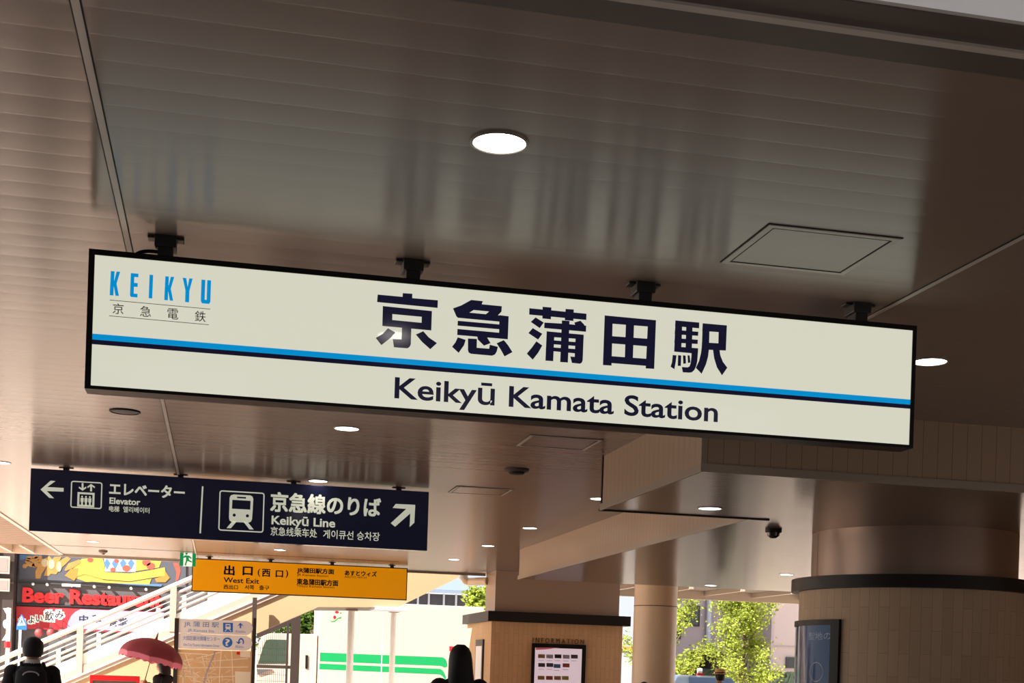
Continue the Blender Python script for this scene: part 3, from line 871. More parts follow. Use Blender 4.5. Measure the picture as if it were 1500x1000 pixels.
# seam in the metal
th = math.atan2(-CYC, -CXC)
a = th - math.radians(66)
MB().lathe((CXC, CYC), [(1.04, 2.567), (1.043, 2.567), (1.043, SOFF - 0.02), (1.04, SOFF - 0.02)], 1, a, a + 0.008, cap=False).build('seam', M['gap'], S)

# poster case curved round the column
a0, a1 = th - math.radians(97), th - math.radians(35)
zt = 2.13
S = thing('poster_case', 'curved blue poster in a black frame wrapped round the big round column', 'poster', (CXC + 1.16 * math.cos((a0 + a1) / 2), CYC + 1.16 * math.sin((a0 + a1) / 2), 0.7))
m = MB()
def arcbox(mb, r0, r1, z0, z1, b0, b1, n=24):
    mb.lathe((CXC, CYC), [(r0, z0), (r1, z0), (r1, z1), (r0, z1), (r0, z0)], n, b0, b1, cap=False)
    for bb in (b0, b1):
        mb.face([(CXC + r * math.cos(bb), CYC + r * math.sin(bb), z) for r, z in ((r0, z0), (r1, z0), (r1, z1), (r0, z1))])
arcbox(m, 1.15, 1.195, zt - 0.055, zt, a0, a1)
arcbox(m, 1.15, 1.195, 0.7, 0.76, a0, a1)
arcbox(m, 1.15, 1.195, 0.76, zt - 0.055, a0, a0 + 0.05, 3)
arcbox(m, 1.15, 1.195, 0.76, zt - 0.055, a1 - 0.09, a1, 3)
m.build('frame', M['black'], S, smooth=True)
m = MB(); arcbox(m, 1.15, 1.18, 0.76, zt - 0.055, a0 + 0.05, a1 - 0.09)
m.build('poster', M['poster_blue'], S, smooth=True)
m = MB()
def curve_text(mb, s, ac, z, w, h, bold=0.0):
    V, Fc = glyphs(s, bold)
    x0 = min(v[0] for v in V); x1 = max(v[0] for v in V); y0 = min(v[1] for v in V); y1 = max(v[1] for v in V)
    out = []
    for v in V:
        u = ((v[0] - x0) / (x1 - x0) - 0.5) * w
        r = 1.1805 + (v[2] + 0.5) * 0.001
        an = ac + u / 1.18
        out.append((CXC + r * math.cos(an), CYC + r * math.sin(an), z + ((v[1] - y0) / (y1 - y0) - 0.5) * h))
    mb.raw(out, Fc)
ac = th - math.radians(49)
curve_text(m, '聖地の', ac, 1.965, 0.36, 0.075)
n = 40
def ring_pts(rr): return [(ac - 0.02 + rr * 1.1 * math.cos(2 * math.pi * i / n) / 1.18, 1.60 + rr * math.sin(2 * math.pi * i / n)) for i in range(n)]
A, B = ring_pts(0.10), ring_pts(0.093)
for i in range(n):
    k = (i + 1) % n
    m.face([(CXC + 1.1815 * math.cos(p[0]), CYC + 1.1815 * math.sin(p[0]), p[1]) for p in (A[i], A[k], B[k], B[i])])
m.build('poster_lettering', M['poster_ink'], S)

# slim cream column
Yc = 23.6
pc = at(959, 930, Yc)
rc = 0.395
S = thing('steel_column', 'slim cream painted round column behind the lowered soffit', 'column', (pc.x, Yc, 0))
MB().lathe((pc.x, Yc), [(rc, 0), (rc, CEIL)], 48).build('shaft', M['cream'], S, smooth=True)
MB().lathe((pc.x, Yc), [(rc, 2.735), (rc + 0.003, 2.735), (rc + 0.003, 2.75), (rc, 2.75)], 48, cap=False).build('joint_ring', M['tan_louver'], S, smooth=True)

# tiled information pillar
S = thing('tiled_pillar', 'square pillar, grey metal above a dark ledge and tan tiles below', 'pillar', (6.94, 28.7, 0))
MB().box(5.6, 8.3, 27.6, 28.65, 2.65, CEIL).build('metal_cladding', M['pillar_metal'], S)
MB().box(5.42, 8.5, 27.38, 30.4, 2.49, 2.70).build('ledge', M['band'], S)
MB().box(5.52, 8.36, 27.5, 30.3, 0, 2.49).build('tile_cladding', M['pillar_tile'], S)
Yp = 27.5
m = MB(); tcen(m, 'I N F O R M A T I O N', 818, 938.5, 75, 7, Yp, 0.012, 0.0)
o = m.build('sign_lettering', M['gold_ink'], S); o['label'] = 'small brass letters reading INFORMATION'
a, b = at(779, 941.5, Yp), at(856, 1000, Yp)
S = thing('display_screen', 'portrait display with rows of small pictures on the tan tiled pillar', 'screen', ((a.x + b.x) / 2, Yp - 0.03, 0.75))
MB().box(a.x, b.x, Yp - 0.06, Yp, 0.75, a.z).build('frame', M['black'], S, bevel=0.008)
a2, b2 = at(784, 948, Yp - 0.06), at(851, 1000, Yp - 0.06)
MB().box(a2.x, b2.x, Yp - 0.064, Yp - 0.06, 0.85, a2.z).build('screen', M['screen'], S)
def q8(c, d): return (760 + c * 0.08, 920 + d * 0.08)
Ys = Yp - 0.064
cols = [M['sausage'], M['print_white'], M['ink'], M['print_white'], M['facade_brown'], M['facade'], M['print_dark'], M['print_blue'], M['print_red'], M['sausage'], M['print_red'], M['ribbon_dark'], M['ribbon']]
spots = [(415, 510), (565, 515), (718, 513), (868, 520), (1017, 518), (418, 672), (568, 672), (700, 690), (865, 678), (408, 905), (560, 908), (708, 910), (850, 910)]
for i, ((cx, cy), mm) in enumerate(zip(spots, cols)):
    m = MB(); poly(m, [q8(*p) for p in ((cx - 62, cy - 38), (cx + 62, cy - 34), (cx + 62, cy + 36), (cx - 62, cy + 32))], Ys, 0.001)
    m.build('picture', mm, S)
m = MB(); poly(m, [q8(*p) for p in ((310, 350), (750, 352), (500, 385), (310, 395))], Ys, 0.001); m.build('header_band', M['frill'], S)
m = MB()
for cx, cy in [(c[0], c[1] + 78) for c in spots[:9]]:
    poly(m, [q8(*p) for p in ((cx - 60, cy - 5), (cx + 40, cy - 3), (cx + 40, cy + 4), (cx - 60, cy + 2))], Ys, 0.001)
m.build('captions', M['board_text'], S)
# small poster on the pillar's sunlit side
S = thing('side_poster', 'narrow framed poster on the bright left side of the tiled pillar', 'poster', (5.5, 28.6, 0.8))
MB().box(5.48, 5.52, 28.2, 29.0, 0.8, 2.12).build('frame', M['brown_steel'], S)
MB().box(5.475, 5.48, 28.27, 28.93, 0.85, 1.98).build('poster', M['board'], S)
# drain pipe
S = thing('drain_pipe', 'white elbow pipe from the ceiling edge to the pillar side', 'pipe', (5.3, 28.9, 3.2))
zc = at(695, 852, 28.95).z; xa = at(678, 852, 28.95).x
pts = [(5.598, 28.5, zc), (xa + 0.12, 28.9, zc)] + [(xa + 0.12 - 0.12 * math.sin(k), 28.9, zc + 0.12 * (1 - math.cos(k))) for k in [math.pi / 2 * j / 6 for j in range(1, 7)]] + [(xa, 28.9, CEIL + 0.1)]
MB().tube(pts, 0.085, 16).build('pipe_run', M['cream'], S, smooth=True)
MB().tube([(xa, 28.9, CEIL - 0.12), (xa, 28.9, CEIL + 0.05)], 0.1, 16).build('collar', M['white'], S, smooth=True)

# ================================================================== STAIRWAY
YS = 31.8
S = thing('footbridge_stair', 'tan and white footbridge staircase rising to the right behind the yellow sign', 'stairs', (at(300, 900, YS).x, YS + 1, 0))
def wallpoly(mb, pts, y0, y1):
    """outline given as it is seen on the plane y0"""
    return mb.prism([xz(a, b, y0) for a, b in pts], y0, y1)
gz = -0.0
p0 = at(-60, 1010, YS)
body = [(-80, 1062), (75, 996), (330, 889), (478, 822), (480, 790), (760, 790), (671, 846), (583, 889), (467, 888.5), (375, 928)]
pl = [xz(a, b, YS) for a, b in body]
xl = pl[0][0]; xr = at(375, 928, YS).x
pl = pl + [(xr, 0.0), (xl, 0.0)]
top_l = [xz(a, b, YS) for a, b in ((-80, 1062), (75, 996), (330, 889), (478, 822), (482, 790), (760, 790))]
bot_l = [(xl, 0.0), (xr - 0.002, 0.0)] + [xz(a, b, YS) for a, b in ((375, 928), (467, 888.5), (583, 889), (671, 846), (760, 791))]
def lerp_at(L_, x):
    for (xa_, za_), (xb_, zb_) in zip(L_, L_[1:]):
        if xa_ <= x <= xb_: return za_ + (zb_ - za_) * (x - xa_) / (xb_ - xa_) if xb_ > xa_ else zb_
    return L_[-1][1]
m = MB()
cuts = sorted(set([p[0] for p in top_l] + [p[0] for p in bot_l]))
for xa_, xb_ in zip(cuts, cuts[1:]):
    if xb_ - xa_ < 0.003: continue
    e_ = 1e-5
    q_ = [(xa_, lerp_at(bot_l, xa_ + e_)), (xb_, lerp_at(bot_l, xb_ - e_)), (xb_, lerp_at(top_l, xb_ - e_)), (xa_, lerp_at(top_l, xa_ + e_))]
    m.prism(q_, YS + 0.002, YS + 0.35)
m.build('side_wall', M['stair_wall'], S)
pl2 = [xz(a, b, YS) for a, b in [(375, 928), (467, 888.5), (583, 889), (671, 846), (760, 790), (768, 784), (671, 839), (583, 882), (467, 882), (375, 921)]]
MB().prism(pl2, YS + 0.35, YS + 2.6).build('underside', M['brown_steel'], S)
STAIR = S
# slanting string above the wall
def hy(x): return 967 - 0.4265 * x if x < 279 else 848 - 0.428 * (x - 279)
def band(o0, o1): return [(-80, hy(-80) + o0), (279, hy(279) + o0), (478, hy(478) + o0), (478, hy(478) + o1), (279, hy(279) + o1), (-80, hy(-80) + o1)]
m = MB(); wallpoly(m, band(59, 79), YS - 0.05, YS + 0.1); m.build('string', M['stair_edge'], S)
m = MB(); wallpoly(m, band(70, 73), YS - 0.08, YS - 0.05); m.build('string_moulding', M['rail_white'], S)
m = MB(); wallpoly(m, band(42, 59), YS, YS + 0.03); m.build('balustrade_panel', M['frost'], S)
def rail(off, r, name='handrail', dy=0.0):
    a, b, c = at(-80, 1001 + off, YS), at(279, 848 + off * 1.0, YS), at(480, 762 + off, YS)
    MB().tube([a + Vector((0, dy, 0)), b + Vector((0, dy, 0)), c + Vector((0, dy, 0))], r, 10).build(name, M['rail_white'], S, smooth=True)
rail(0, 0.052); rail(12, 0.036, 'rail'); rail(20, 0.012, 'rail'); rail(28, 0.03, 'rail'); rail(36, 0.034, 'rail')
# far-side rails of the same flight
def rail_far(off, r):
    a, b = at(-80, 1020 + off, YS + 2.4), at(480, 782 + off, YS + 2.4)
    MB().tube([a, b], r, 8).build('rail', M['rail_white'], S, smooth=True)
rail_far(-22, 0.035); rail_far(-8, 0.025)
for px, yt, yb in ((118, 916, 990), (254.5, 859, 925), (-20, 976, 1045), (390, 800, 860)):
    a, b = at(px, yt, YS), at(px, yb, YS)
    MB().box(a.x - 0.07, a.x + 0.07, YS - 0.07, YS + 0.0, b.z, a.z).build('post', M['stair_edge'], S)
for px, yt, yb in ((145, 927, 955), (200, 902, 930), (232, 890, 917), (270, 872, 900), (86, 950, 980)):
    a, b = at(px, yt, YS + 2.4), at(px, yb + 14, YS + 2.4)
    MB().box(a.x - 0.05, a.x + 0.05, YS + 2.36, YS + 2.44, b.z, a.z).build('post', M['rail_white'], S)

# canopy edge and white posts under the landing
for px, lab, r in ((513, 'white round post under the stair landing, nearer the lorry cab', 0.085), (575, 'white round post under the right end of the stair landing', 0.07)):
    p = at(px, 950, 33.2)
    S = thing('landing_post', lab, 'post', (p.x, 33.2, 0), 'posts under the stair landing')
    zt_ = 2.86
    MB().tube([(p.x, 33.2, 0), (p.x, 33.2, zt_)], r, 16).build('shaft', M['white'], S, smooth=True)
    MB().box(p.x - r * 1.7, p.x + r * 1.7, 33.2 - r * 1.7, 33.2 + r * 1.7, zt_ - 0.06, zt_).build('cap_plate', M['trim'], S)
a, b = at(545, 891, 32.4), at(591, 894, 32.4)
MB().box(a.x, b.x, 31.7, 32.9, b.z - 0.02, a.z + 0.03).build('canopy_slab', M['pipe'], STAIR)

# dark brown mesh gate under the stair
YG = 31.5
S = thing('mesh_gate', 'dark brown steel mesh gate closing the space under the staircase', 'gate', (at(400, 960, YG).x, YG, 0))
def gpost(px, w, yt, name='gate_post'):
    a = at(px, yt, YG)
    MB().box(a.x - w / 2, a.x + w / 2, YG - 0.05, YG + 0.05, 0, a.z).build(name, M['brown_steel'], S)
gpost(373.5, 0.10, 875); gpost(434, 0.20, 906); gpost(422, 0.05, 912, 'frame_bar')
a, b = at(376, 973, YG), at(432, 979.5, YG)
MB().box(a.x, b.x, YG - 0.04, YG + 0.04, b.z, a.z).build('frame_bar', M['brown_steel'], S)
m = MB(); m.prism([xz(p, q_, YG) for p, q_ in ((376, 928), (440, 901), (440, 908), (376, 935))], YG - 0.04, YG + 0.04); m.build('frame_bar', M['brown_steel'], S)
m = MB()
xa, xb = at(377, 950, YG).x, at(421, 950, YG).x
for k in range(15):
    X = xa + (xb - xa) * (k + 0.5) / 15
    m.box(X - 0.004, X + 0.004, YG - 0.004, YG + 0.004, 0.1, 1.55 + 0.55 + 0.30 * k / 15)
for k in range(12):
    z = 0.15 + 0.15 * k
    m.box(xa, xb, YG - 0.004, YG + 0.004, z - 0.004, z + 0.004)
m.build('mesh_infill', M['brown_steel'], S)

# ================================================================== MAP BOARD AND STAND
YB = 22.0
a, b = at(258, 905, YB), at(373, 1000, YB)
S = thing('map_board', 'street map board with two pale direction plates between brown posts', 'map', ((a.x + b.x) / 2, YB, 0))
def mpost(px, yt, yb=1000, w=0.065):
    p = at(px, yt, YB); p2 = at(px, 960, YB)
    MB().box(p2.x - w / 2, p2.x + w / 2, YB - 0.04, YB + 0.04, 0, p.z).build('post', M['brown_steel'], S)
mpost(257.5, 905); mpost(371.5, 905, w=0.055)
xa, xb = at(259.5, 940, YB).x, at(369.5, 940, YB).x
def q9(c, d): return (170 + c * 0.14, 880 + d * 0.14)
def plate(c0, c1, name):
    za, zb = at(*q9(1000, c0), YB).z, at(*q9(1000, c1), YB).z
    m = MB(); h = (za - zb) / 2; n = 10
    pts = [(xa, zb), (xb - h, zb)] + [(xb - h + h * math.sin(math.pi * k / n), zb + h - h * math.cos(math.pi * k / n)) for k in range(1, n)] + [(xb - h, za), (xa, za)]
    m.prism(pts, YB - 0.03, YB + 0.01); m.build(name, M['board'], S, bevel=0.002)
plate(196, 345, 'direction_plate'); plate(350, 508, 'direction_plate')
YP = YB - 0.03
m = MB()
tcen(m, 'JR 蒲 田 駅', *q9(893, 248), 51, 9, YP, 0.002, 0.005)
tbase(m, 'JR Kamata Sta.', *q9(752, 317), q9(1032, 0)[0], 3.9, YP, 0.002)
tcen(m, '約600m', *q9(1303, 320), 15, 4, YP, 0.002)
tcen(m, '大田区観光情報センター', *q9(893, 392), 54, 6.6, YP, 0.002, 0.005)
tcen(m, 'Ota City Tourist Information Center', *q9(895, 466), 53, 5, YP, 0.002)
tcen(m, '約50m', *q9(1292, 478), 12, 4, YP, 0.002)
words(m, 'plate_lettering', M['board_text'], S)
m = MB()
poly(m, [q9(*p) for p in ((1120, 226), (1222, 228), (1222, 326), (1120, 324))], YP, 0.002)
poly(m, [q9(*p) for p in ell(1165, 433, 52, 52, 28)], YP, 0.002)
poly(m, [q9(*p) for p in ((1300, 226), (1334, 262), (1310, 252), (1308, 284), (1294, 284), (1294, 252), (1270, 262))], YP, 0.002)
poly(m, [q9(*p) for p in ((1282, 452), (1252, 422), (1276, 428), (1284, 400), (1306, 384), (1330, 396), (1340, 424), (1334, 450), (1324, 450), (1326, 424), (1318, 406), (1302, 402), (1294, 414), (1292, 430), (1312, 424))], YP, 0.002)
m.build('plate_symbols', M['board_blue'], S)
m = MB()
poly(m, [q9(*p) for p in ((1146, 240), (1196, 241), (1200, 285), (1190, 296), (1152, 295), (1144, 284))], YP - 0.002, 0.002)
poly(m, [q9(*p) for p in ((1150, 298), (1160, 298), (1146, 316), (1134, 316))], YP - 0.002, 0.002)
poly(m, [q9(*p) for p in ((1184, 298), (1194, 298), (1208, 316), (1196, 316))], YP - 0.002, 0.002)
tcen(m, '?', *q9(1165, 433), 7, 10, YP - 0.002, 0.002, 0.02)
m.build('plate_symbol_details', M['board'], S)
m = MB(); poly(m, [q9(*p) for p in ((1154, 252), (1188, 253), (1188, 268), (1154, 267))], YP - 0.004, 0.001); m.build('pictogram_window', M['board_blue'], S)
za = at(*q9(1000, 515), YB).z
MB().box(xa, xb, YB - 0.015, YB + 0.02, 0.75, za).build('map_panel', M['map'], S)
YM = YB - 0.015
def mline(mb, pts, w):
    for (x0, y0), (x1, y1) in zip(pts, pts[1:]):
        L_ = math.hypot(x1 - x0, y1 - y0) or 1
        nx, ny = -(y1 - y0) / L_ * w / 2, (x1 - x0) / L_ * w / 2
        poly(mb, [q9(x0 + nx, y0 + ny), q9(x1 + nx, y1 + ny), q9(x1 - nx, y1 - ny), q9(x0 - nx, y0 - ny)], YM, 0.001)
m = MB()
for pts in ([(630, 640), (880, 590), (1110, 530)], [(660, 600), (780, 720), (960, 860)], [(900, 570), (940, 740), (990, 900)], [(640, 700), (1380, 690)], [(720, 540), (800, 760), (870, 1100)], [(640, 780), (900, 800), (1390, 780)], [(1100, 520), (1080, 800), (1090, 1100)], [(860, 640), (1380, 600)], [(640, 900), (1240, 880)], [(1210, 520), (1230, 1000)], [(700, 620), (700, 1000)], [(640, 540), (960, 560)]):
    mline(m, pts, 9)
for k in range(60):
    x, y = random.uniform(640, 1150), random.uniform(530, 1000)
    a = random.choice([0.1, 1.5, 0.9, -0.5]); l = random.uniform(40, 120)
    x2, y2 = min(1380, x + l * math.cos(a)), y + l * math.sin(a)
    mline(m, [(x, y), (x2, y2)], 4)
m.build('map_streets', M['road'], S)
m = MB(); mline(m, [(1040, 525), (990, 640), (950, 740), (920, 860), (940, 1100)], 14); m.build('map_canal', M['canal'], S)
m = MB(); poly(m, [q9(*p) for p in ((1262, 528), (1296, 530), (1296, 562), (1262, 560))], YM, 0.002); m.build('map_marker', M['red'], S)
m = MB(); poly(m, [q9(*p) for p in ((1244, 735), (1405, 742), (1405, 1100), (1244, 1100))], YM, 0.002); poly(m, [q9(*p) for p in ((1300, 520), (1405, 523), (1405, 590), (1300, 586))], YM, 0.002); m.build('map_legend', M['road'], S)

YR = 24.0
a, b = at(132, 988, YR), at(205, 989, YR)
S = thing('red_stand', 'low red-framed notice stand in front of the staircase', 'stand', ((a.x + b.x) / 2, YR, 0))
zt_ = a.z
MB().box(a.x, b.x, YR - 0.03, YR + 0.03, zt_ - 0.09, zt_).box(a.x, a.x + 0.05, YR - 0.03, YR + 0.03, 0, zt_ - 0.09).box(b.x - 0.05, b.x, YR - 0.03, YR + 0.03, 0, zt_ - 0.09).build('frame', M['red'], S, bevel=0.006)
MB().box(a.x + 0.05, b.x - 0.05, YR - 0.01, YR + 0.01, 0.25, zt_ - 0.09).build('notice_panel', M['speaker'], S)

# ================================================================== LORRY
YT = 37.0
def T(px, py, Y=YT): return at(px, py, Y)
S = thing('delivery_lorry', 'white delivery lorry with two green stripes parked behind the staircase', 'lorry', (T(590, 950).x, YT + 1.1, 0))
x0, x1 = T(467, 940).x, T(708, 940).x
ztop = T(640, 886).z
MB().box(x0, x1, YT, YT + 2.2, 0.75, ztop).build('cargo_box', M['truck'], S, bevel=0.03)
def q10(c, d): return (370 + c * 0.12, 880 + d * 0.12)
def q11(c, d): return (540 + c * 0.12, 880 + d * 0.12)
def stripe(pts, name, mm, dy=0.004):
    m = MB(); poly(m, pts, YT, dy); m.build(name, mm, S)
stripe([q10(822, 628), q11(900, 686), q11(935, 705), q11(955, 745), q11(960, 800), q11(925, 812), q11(890, 795), q11(870, 790), q10(822, 735)], 'green_stripe', M['truck_green'])
stripe([q10(818, 762), q11(880, 828), q11(915, 860), q11(945, 930), q11(935, 960), q11(900, 915), q11(870, 895), q10(815, 832)], 'green_stripe', M['truck_green'])
for c in ((1028, 135, 24, 16, -.5), (1002, 198, 18, 22, 0)):
    poly(MB(), [q10(*p) for p in ell(*c[:4], 14, c[4])], YT, 0.004).build('emblem_berry', M['red'], S)
m = MB(); poly(m, [q10(*p) for p in ((942, 232), (965, 245), (1000, 240), (1040, 205), (1085, 190), (1080, 212), (1045, 214), (1005, 252), (960, 258))], YT, 0.004); poly(m, [q10(*p) for p in ((1060, 150), (1085, 132), (1080, 155))], YT, 0.004)
m.build('emblem_stem', M['leaf_green'], S)
for px in (509, 560):
    p = T(px, 940); MB().box(p.x - 0.012, p.x + 0.012, YT - 0.006, YT, 0.8, ztop - 0.1).build('door_seam', M['pipe'], S)
m = MB(); poly(m, [q11(*p) for p in ((985, 552), (1240, 560), (1225, 610), (985, 612))], YT, 0.004); m.build('red_marking', M['red'], S)
# cab: profile in XZ seen from its side, nose to the left
cab = [xz(*q10(a, b), YT + 0.15) for a, b in ((30, 830), (30, 720), (110, 470), (150, 405), (230, 392), (795, 405))]
xc = cab[-1][0]; cab = cab + [(xc, 0.55), (cab[0][0] - 0.05, 0.55)]
MB().prism(cab, YT + 0.15, YT + 2.05).build('cab', M['truck'], S, bevel=0.03)
m = MB(); poly(m, [q10(*p) for p in ((66, 765), (130, 550), (165, 478), (210, 468), (430, 474), (432, 765))], YT + 0.15, 0.01); m.build('side_window', M['cab_glass'], S)
m = MB(); poly(m, [q10(*p) for p in ((645, 660), (675, 662), (672, 825), (642, 825))], YT + 0.15, 0.03); m.build('door_handle', M['black'], S)
m = MB(); poly(m, [q10(*p) for p in ((50, 830), (240, 835), (60, 890))], YT + 0.15, 0.06); m.build('mirror', M['facade'], S)
MB().box(x0 - 1.6, x1, YT + 0.5, YT + 1.7, 0.5, 0.76).build('chassis', M['tyre'], S)
for X in (x0 - 0.9, x0 + 3.3):
    for yy in (YT + 0.25, YT + 1.95):
        MB().tube([(X, yy - 0.12, 0.4), (X, yy + 0.12, 0.4)], 0.4, 24).build('wheel', M['tyre'], S, smooth=True)

# ================================================================== RESTAURANT BUILDING, LEFT
YR = 48.0
def box_px(mb, a, b, c, d, Y, dep):
    p, q_ = at(a, b, Y), at(c, d, Y)
    mb.box(p.x, q_.x, Y, Y + dep, q_.z, p.z)
S = thing('restaurant_building', 'dark grey restaurant building with food poster and big red letters', 'building', (at(150, 900, YR).x, YR + 4, 0))
xl, xr = at(24, 900, YR).x, at(300, 900, YR).x
MB().box(xl, xr, YR, YR + 8, 0, 6.2).build('facade', M['facade'], S)
def q12(c, d): return (c * 0.1, 800 + d * 0.1)
def q13(c, d): return (130 + c * 0.10702, 800 + d * 0.10702)
YF = YR - 0.06
m = MB(); m.prism([xz(*q12(280, 100), YF), xz(*q13(1330, 190), YF), xz(*q13(1330, 560), YF), xz(*q12(280, 470), YF)], YF, YR)
PO = m.build('food_poster', M['print_dark'], S)
def art(pts, qf, dy, mm, name):
    m = MB(); poly(m, [qf(*p) for p in pts], YF - dy, 0.004); m.build(name, mm, PO)
art([(290, 120), (420, 130), (700, 110), (400, 180), (300, 200)], q12, 0.0, M['print_blue'], 'blue_print')
m = MB()
random.seed(3)
for k in range(26):
    cx, cy = random.uniform(350, 620), random.uniform(170, 310)
    cy = cy - (cx - 350) * 0.12
    poly(m, [q12(*p) for p in ell(cx, cy, random.uniform(28, 46), random.uniform(20, 34), 10)], YF - 0.001 * (k % 4), 0.004)
m.build('fried_food_print', M['sausage'], PO)
for k, (pts, cut) in enumerate((([(520, 470), (520, 360), (600, 210), (720, 140), (760, 180), (680, 300), (610, 400), (590, 470)], (655, 240, 48, 60)), ([(640, 430), (700, 260), (800, 150), (900, 150), (860, 230), (800, 330), (720, 430)], (755, 260, 45, 70)), ([(740, 400), (840, 230), (980, 150), (1040, 180), (960, 260), (880, 330), (820, 410)], (865, 295, 38, 74)), ([(945, 345), (1000, 250), (1160, 190), (1180, 240), (1060, 320), (960, 360)], None))):
    art(pts, q12, 0.004 + 0.002 * k, M['sausage'], 'sausage_print')
    if cut: art(ell(*cut, 18, 0), q12, 0.012 + 0.002 * k, M['cut'], 'cut_print')
art([(1030, 400), (1120, 240), (1200, 180), (1500, 160), (1540, 300), (1500, 520), (1260, 520), (1100, 460)], q12, 0.002, M['ribbon'], 'ribbon_print')
art([(210, 165), (660, 170), (640, 350), (220, 345)], q13, 0.002, M['print_white'], 'white_print')
m = MB()
for k in range(4):
    cx = 250 + 110 * k
    poly(m, [q13(*p) for p in ((cx, 165), (cx + 45, 230), (cx, 320), (cx - 45, 230))], YF - 0.006, 0.004)
m.build('lozenge_print', M['print_blue'], PO)
m = MB()
for cx, cy, r in ((330, 320, 38), (515, 300, 55), (380, 200, 34), (20, 185, 40), (790, 220, 60), (850, 270, 60)):
    poly(m, [q13(*p) for p in ell(cx, cy, r, r * 0.8, 12)], YF - 0.010, 0.003)
m.build('coral_print', M['print_red'], PO)
art([(650, 180), (1000, 190), (960, 290), (640, 340)], q13, 0.006, M['ribbon'], 'ribbon_print')
art([(-150, 290), (0, 310), (230, 350), (560, 370), (820, 330), (1040, 285), (1060, 400), (860, 430), (560, 480), (200, 450), (-60, 380), (-160, 410)], q13, 0.015, M['ribbon'], 'ribbon_print')
art([(-330, 400), (-250, 310), (-140, 300), (-160, 410), (-200, 470)], q13, 0.017, M['ribbon_dark'], 'ribbon_end_print')
art([(1040, 330), (1110, 430), (1050, 490), (930, 490), (900, 440), (1040, 400)], q13, 0.017, M['ribbon_dark'], 'ribbon_end_print')
art([(0, 420), (200, 460), (560, 490), (860, 440), (830, 520), (230, 500), (20, 480)], q13, 0.012, M['ribbon'], 'ribbon_print')
art([(1150, 220), (1230, 230), (1260, 330), (1230, 450), (1190, 480), (1200, 350)], q13, 0.006, M['print_red'], 'coral_print')
art([(235, 465), (560, 500), (1010, 520), (990, 548), (560, 525), (235, 495)], q13, 0.010, M['print_blue'], 'blue_print')
m = MB()
tbase(m, 'Beer Restaurant', 33, 880.5, 238, 20.5, YR, 0.12, 0.045)
words(m, 'red_lettering', M['red_letter'], S)
for c in ((0.2 * 480 / 2, 855), (69, 856), (105, 857.3), (138, 859), (160, 860), (192, 861.5), (214, 863)):
    p = at(c[0], c[1], YR - 0.2); MB().ball((p.x, YR - 0.15, p.z), 0.05, 0.15, 0.05, 8, 6).build('spotlight', M['white'], S)
p = at(105, 857.2, YR); MB().box(p.x - 0.3, p.x + 0.3, YR - 0.15, YR, p.z - 0.04, p.z + 0.04).build('light_bar', M['white'], S)
m = MB(); m.prism([xz(24, 852.5, YR), xz(270, 864, YR), xz(270, 865, YR), xz(24, 853.5, YR)], YR - 0.08, YR); m.prism([xz(24, 884, YR), xz(270, 892, YR), xz(270, 893.5, YR), xz(24, 885.5, YR)], YR - 0.08, YR)
m.build('ledge', M['ink'], S)
YF = YR - 0.10
m = MB(); m.prism([xz(24, 887.5, YF), xz(240, 896.5, YF), xz(240, 928, YF), xz(24, 920, YF)], YF, YR); RS = m.build('red_banner', M['red_sign'], S)
def q14(c, d): return (c * 0.12, 880 + d * 0.12)
pts = [q14(*p) for p in ((820, 330), (830, 260), (870, 180), (920, 130), (985, 100))] + [(240, 897), (240, 927.5)]
m = MB(); poly(m, pts, YF, 0.006); m.build('lilac_panel', M['lilac'], RS)
m = MB()
for s, c, d, w_, h_ in (('ち', 270, 255, 10, 10), ('ょ', 385, 232, 9, 10), ('い', 478, 215, 10, 9), ('飲', 602, 180, 14, 15), ('み', 725, 165, 13, 12)):
    tcen(m, s, *q14(c, d), w_ * 1.3, h_ * 1.32, YF - 0.004, 0.005, 0.12)
words(m, 'lettering_outline', M['white'], RS)
m = MB()
for s, c, d, w_, h_ in (('ち', 270, 255, 10, 10), ('ょ', 385, 232, 9, 10), ('い', 478, 215, 10, 9), ('飲', 602, 180, 14, 15), ('み', 725, 165, 13, 12)):
    tcen(m, s, *q14(c, d), w_ * 0.95, h_ * 0.95, YF - 0.012, 0.005, 0.012)
for s, c, d in (('中', 1020, 218), ('華', 1180, 215), ('食', 1380, 262), ('堂', 1500, 250)):
    tcen(m, s, *q14(c, d), 13, 11, YF - 0.008, 0.005, 0.02)
words(m, 'banner_lettering', M['ink'], RS)
for px, lab in ((57, 'red paper lantern below the red banner, nearer the suited man'), (74.5, 'red paper lantern below the red banner, second from the left'), (91, 'red paper lantern below the red banner, nearest the stair rail')):
    p = at(px, 926.5, YR - 0.5)
    L_ = thing('paper_lantern', lab, 'lantern', (p.x, YR - 0.5, p.z - 0.15), 'lanterns under the red banner')
    MB().ball(p, 0.14, 0.14, 0.15, 14, 10).build('paper_body', M['lantern'], L_, smooth=True)
    MB().box(p.x - 0.06, p.x + 0.06, YR - 0.56, YR - 0.44, p.z + 0.13, p.z + 0.17).tube([(p.x, YR - 0.5, p.z + 0.17), (p.x, YR - 0.5, p.z + 0.4), (p.x, YR - 0.02, p.z + 0.4)], 0.012, 6).build('hanger', M['ink'], L_)
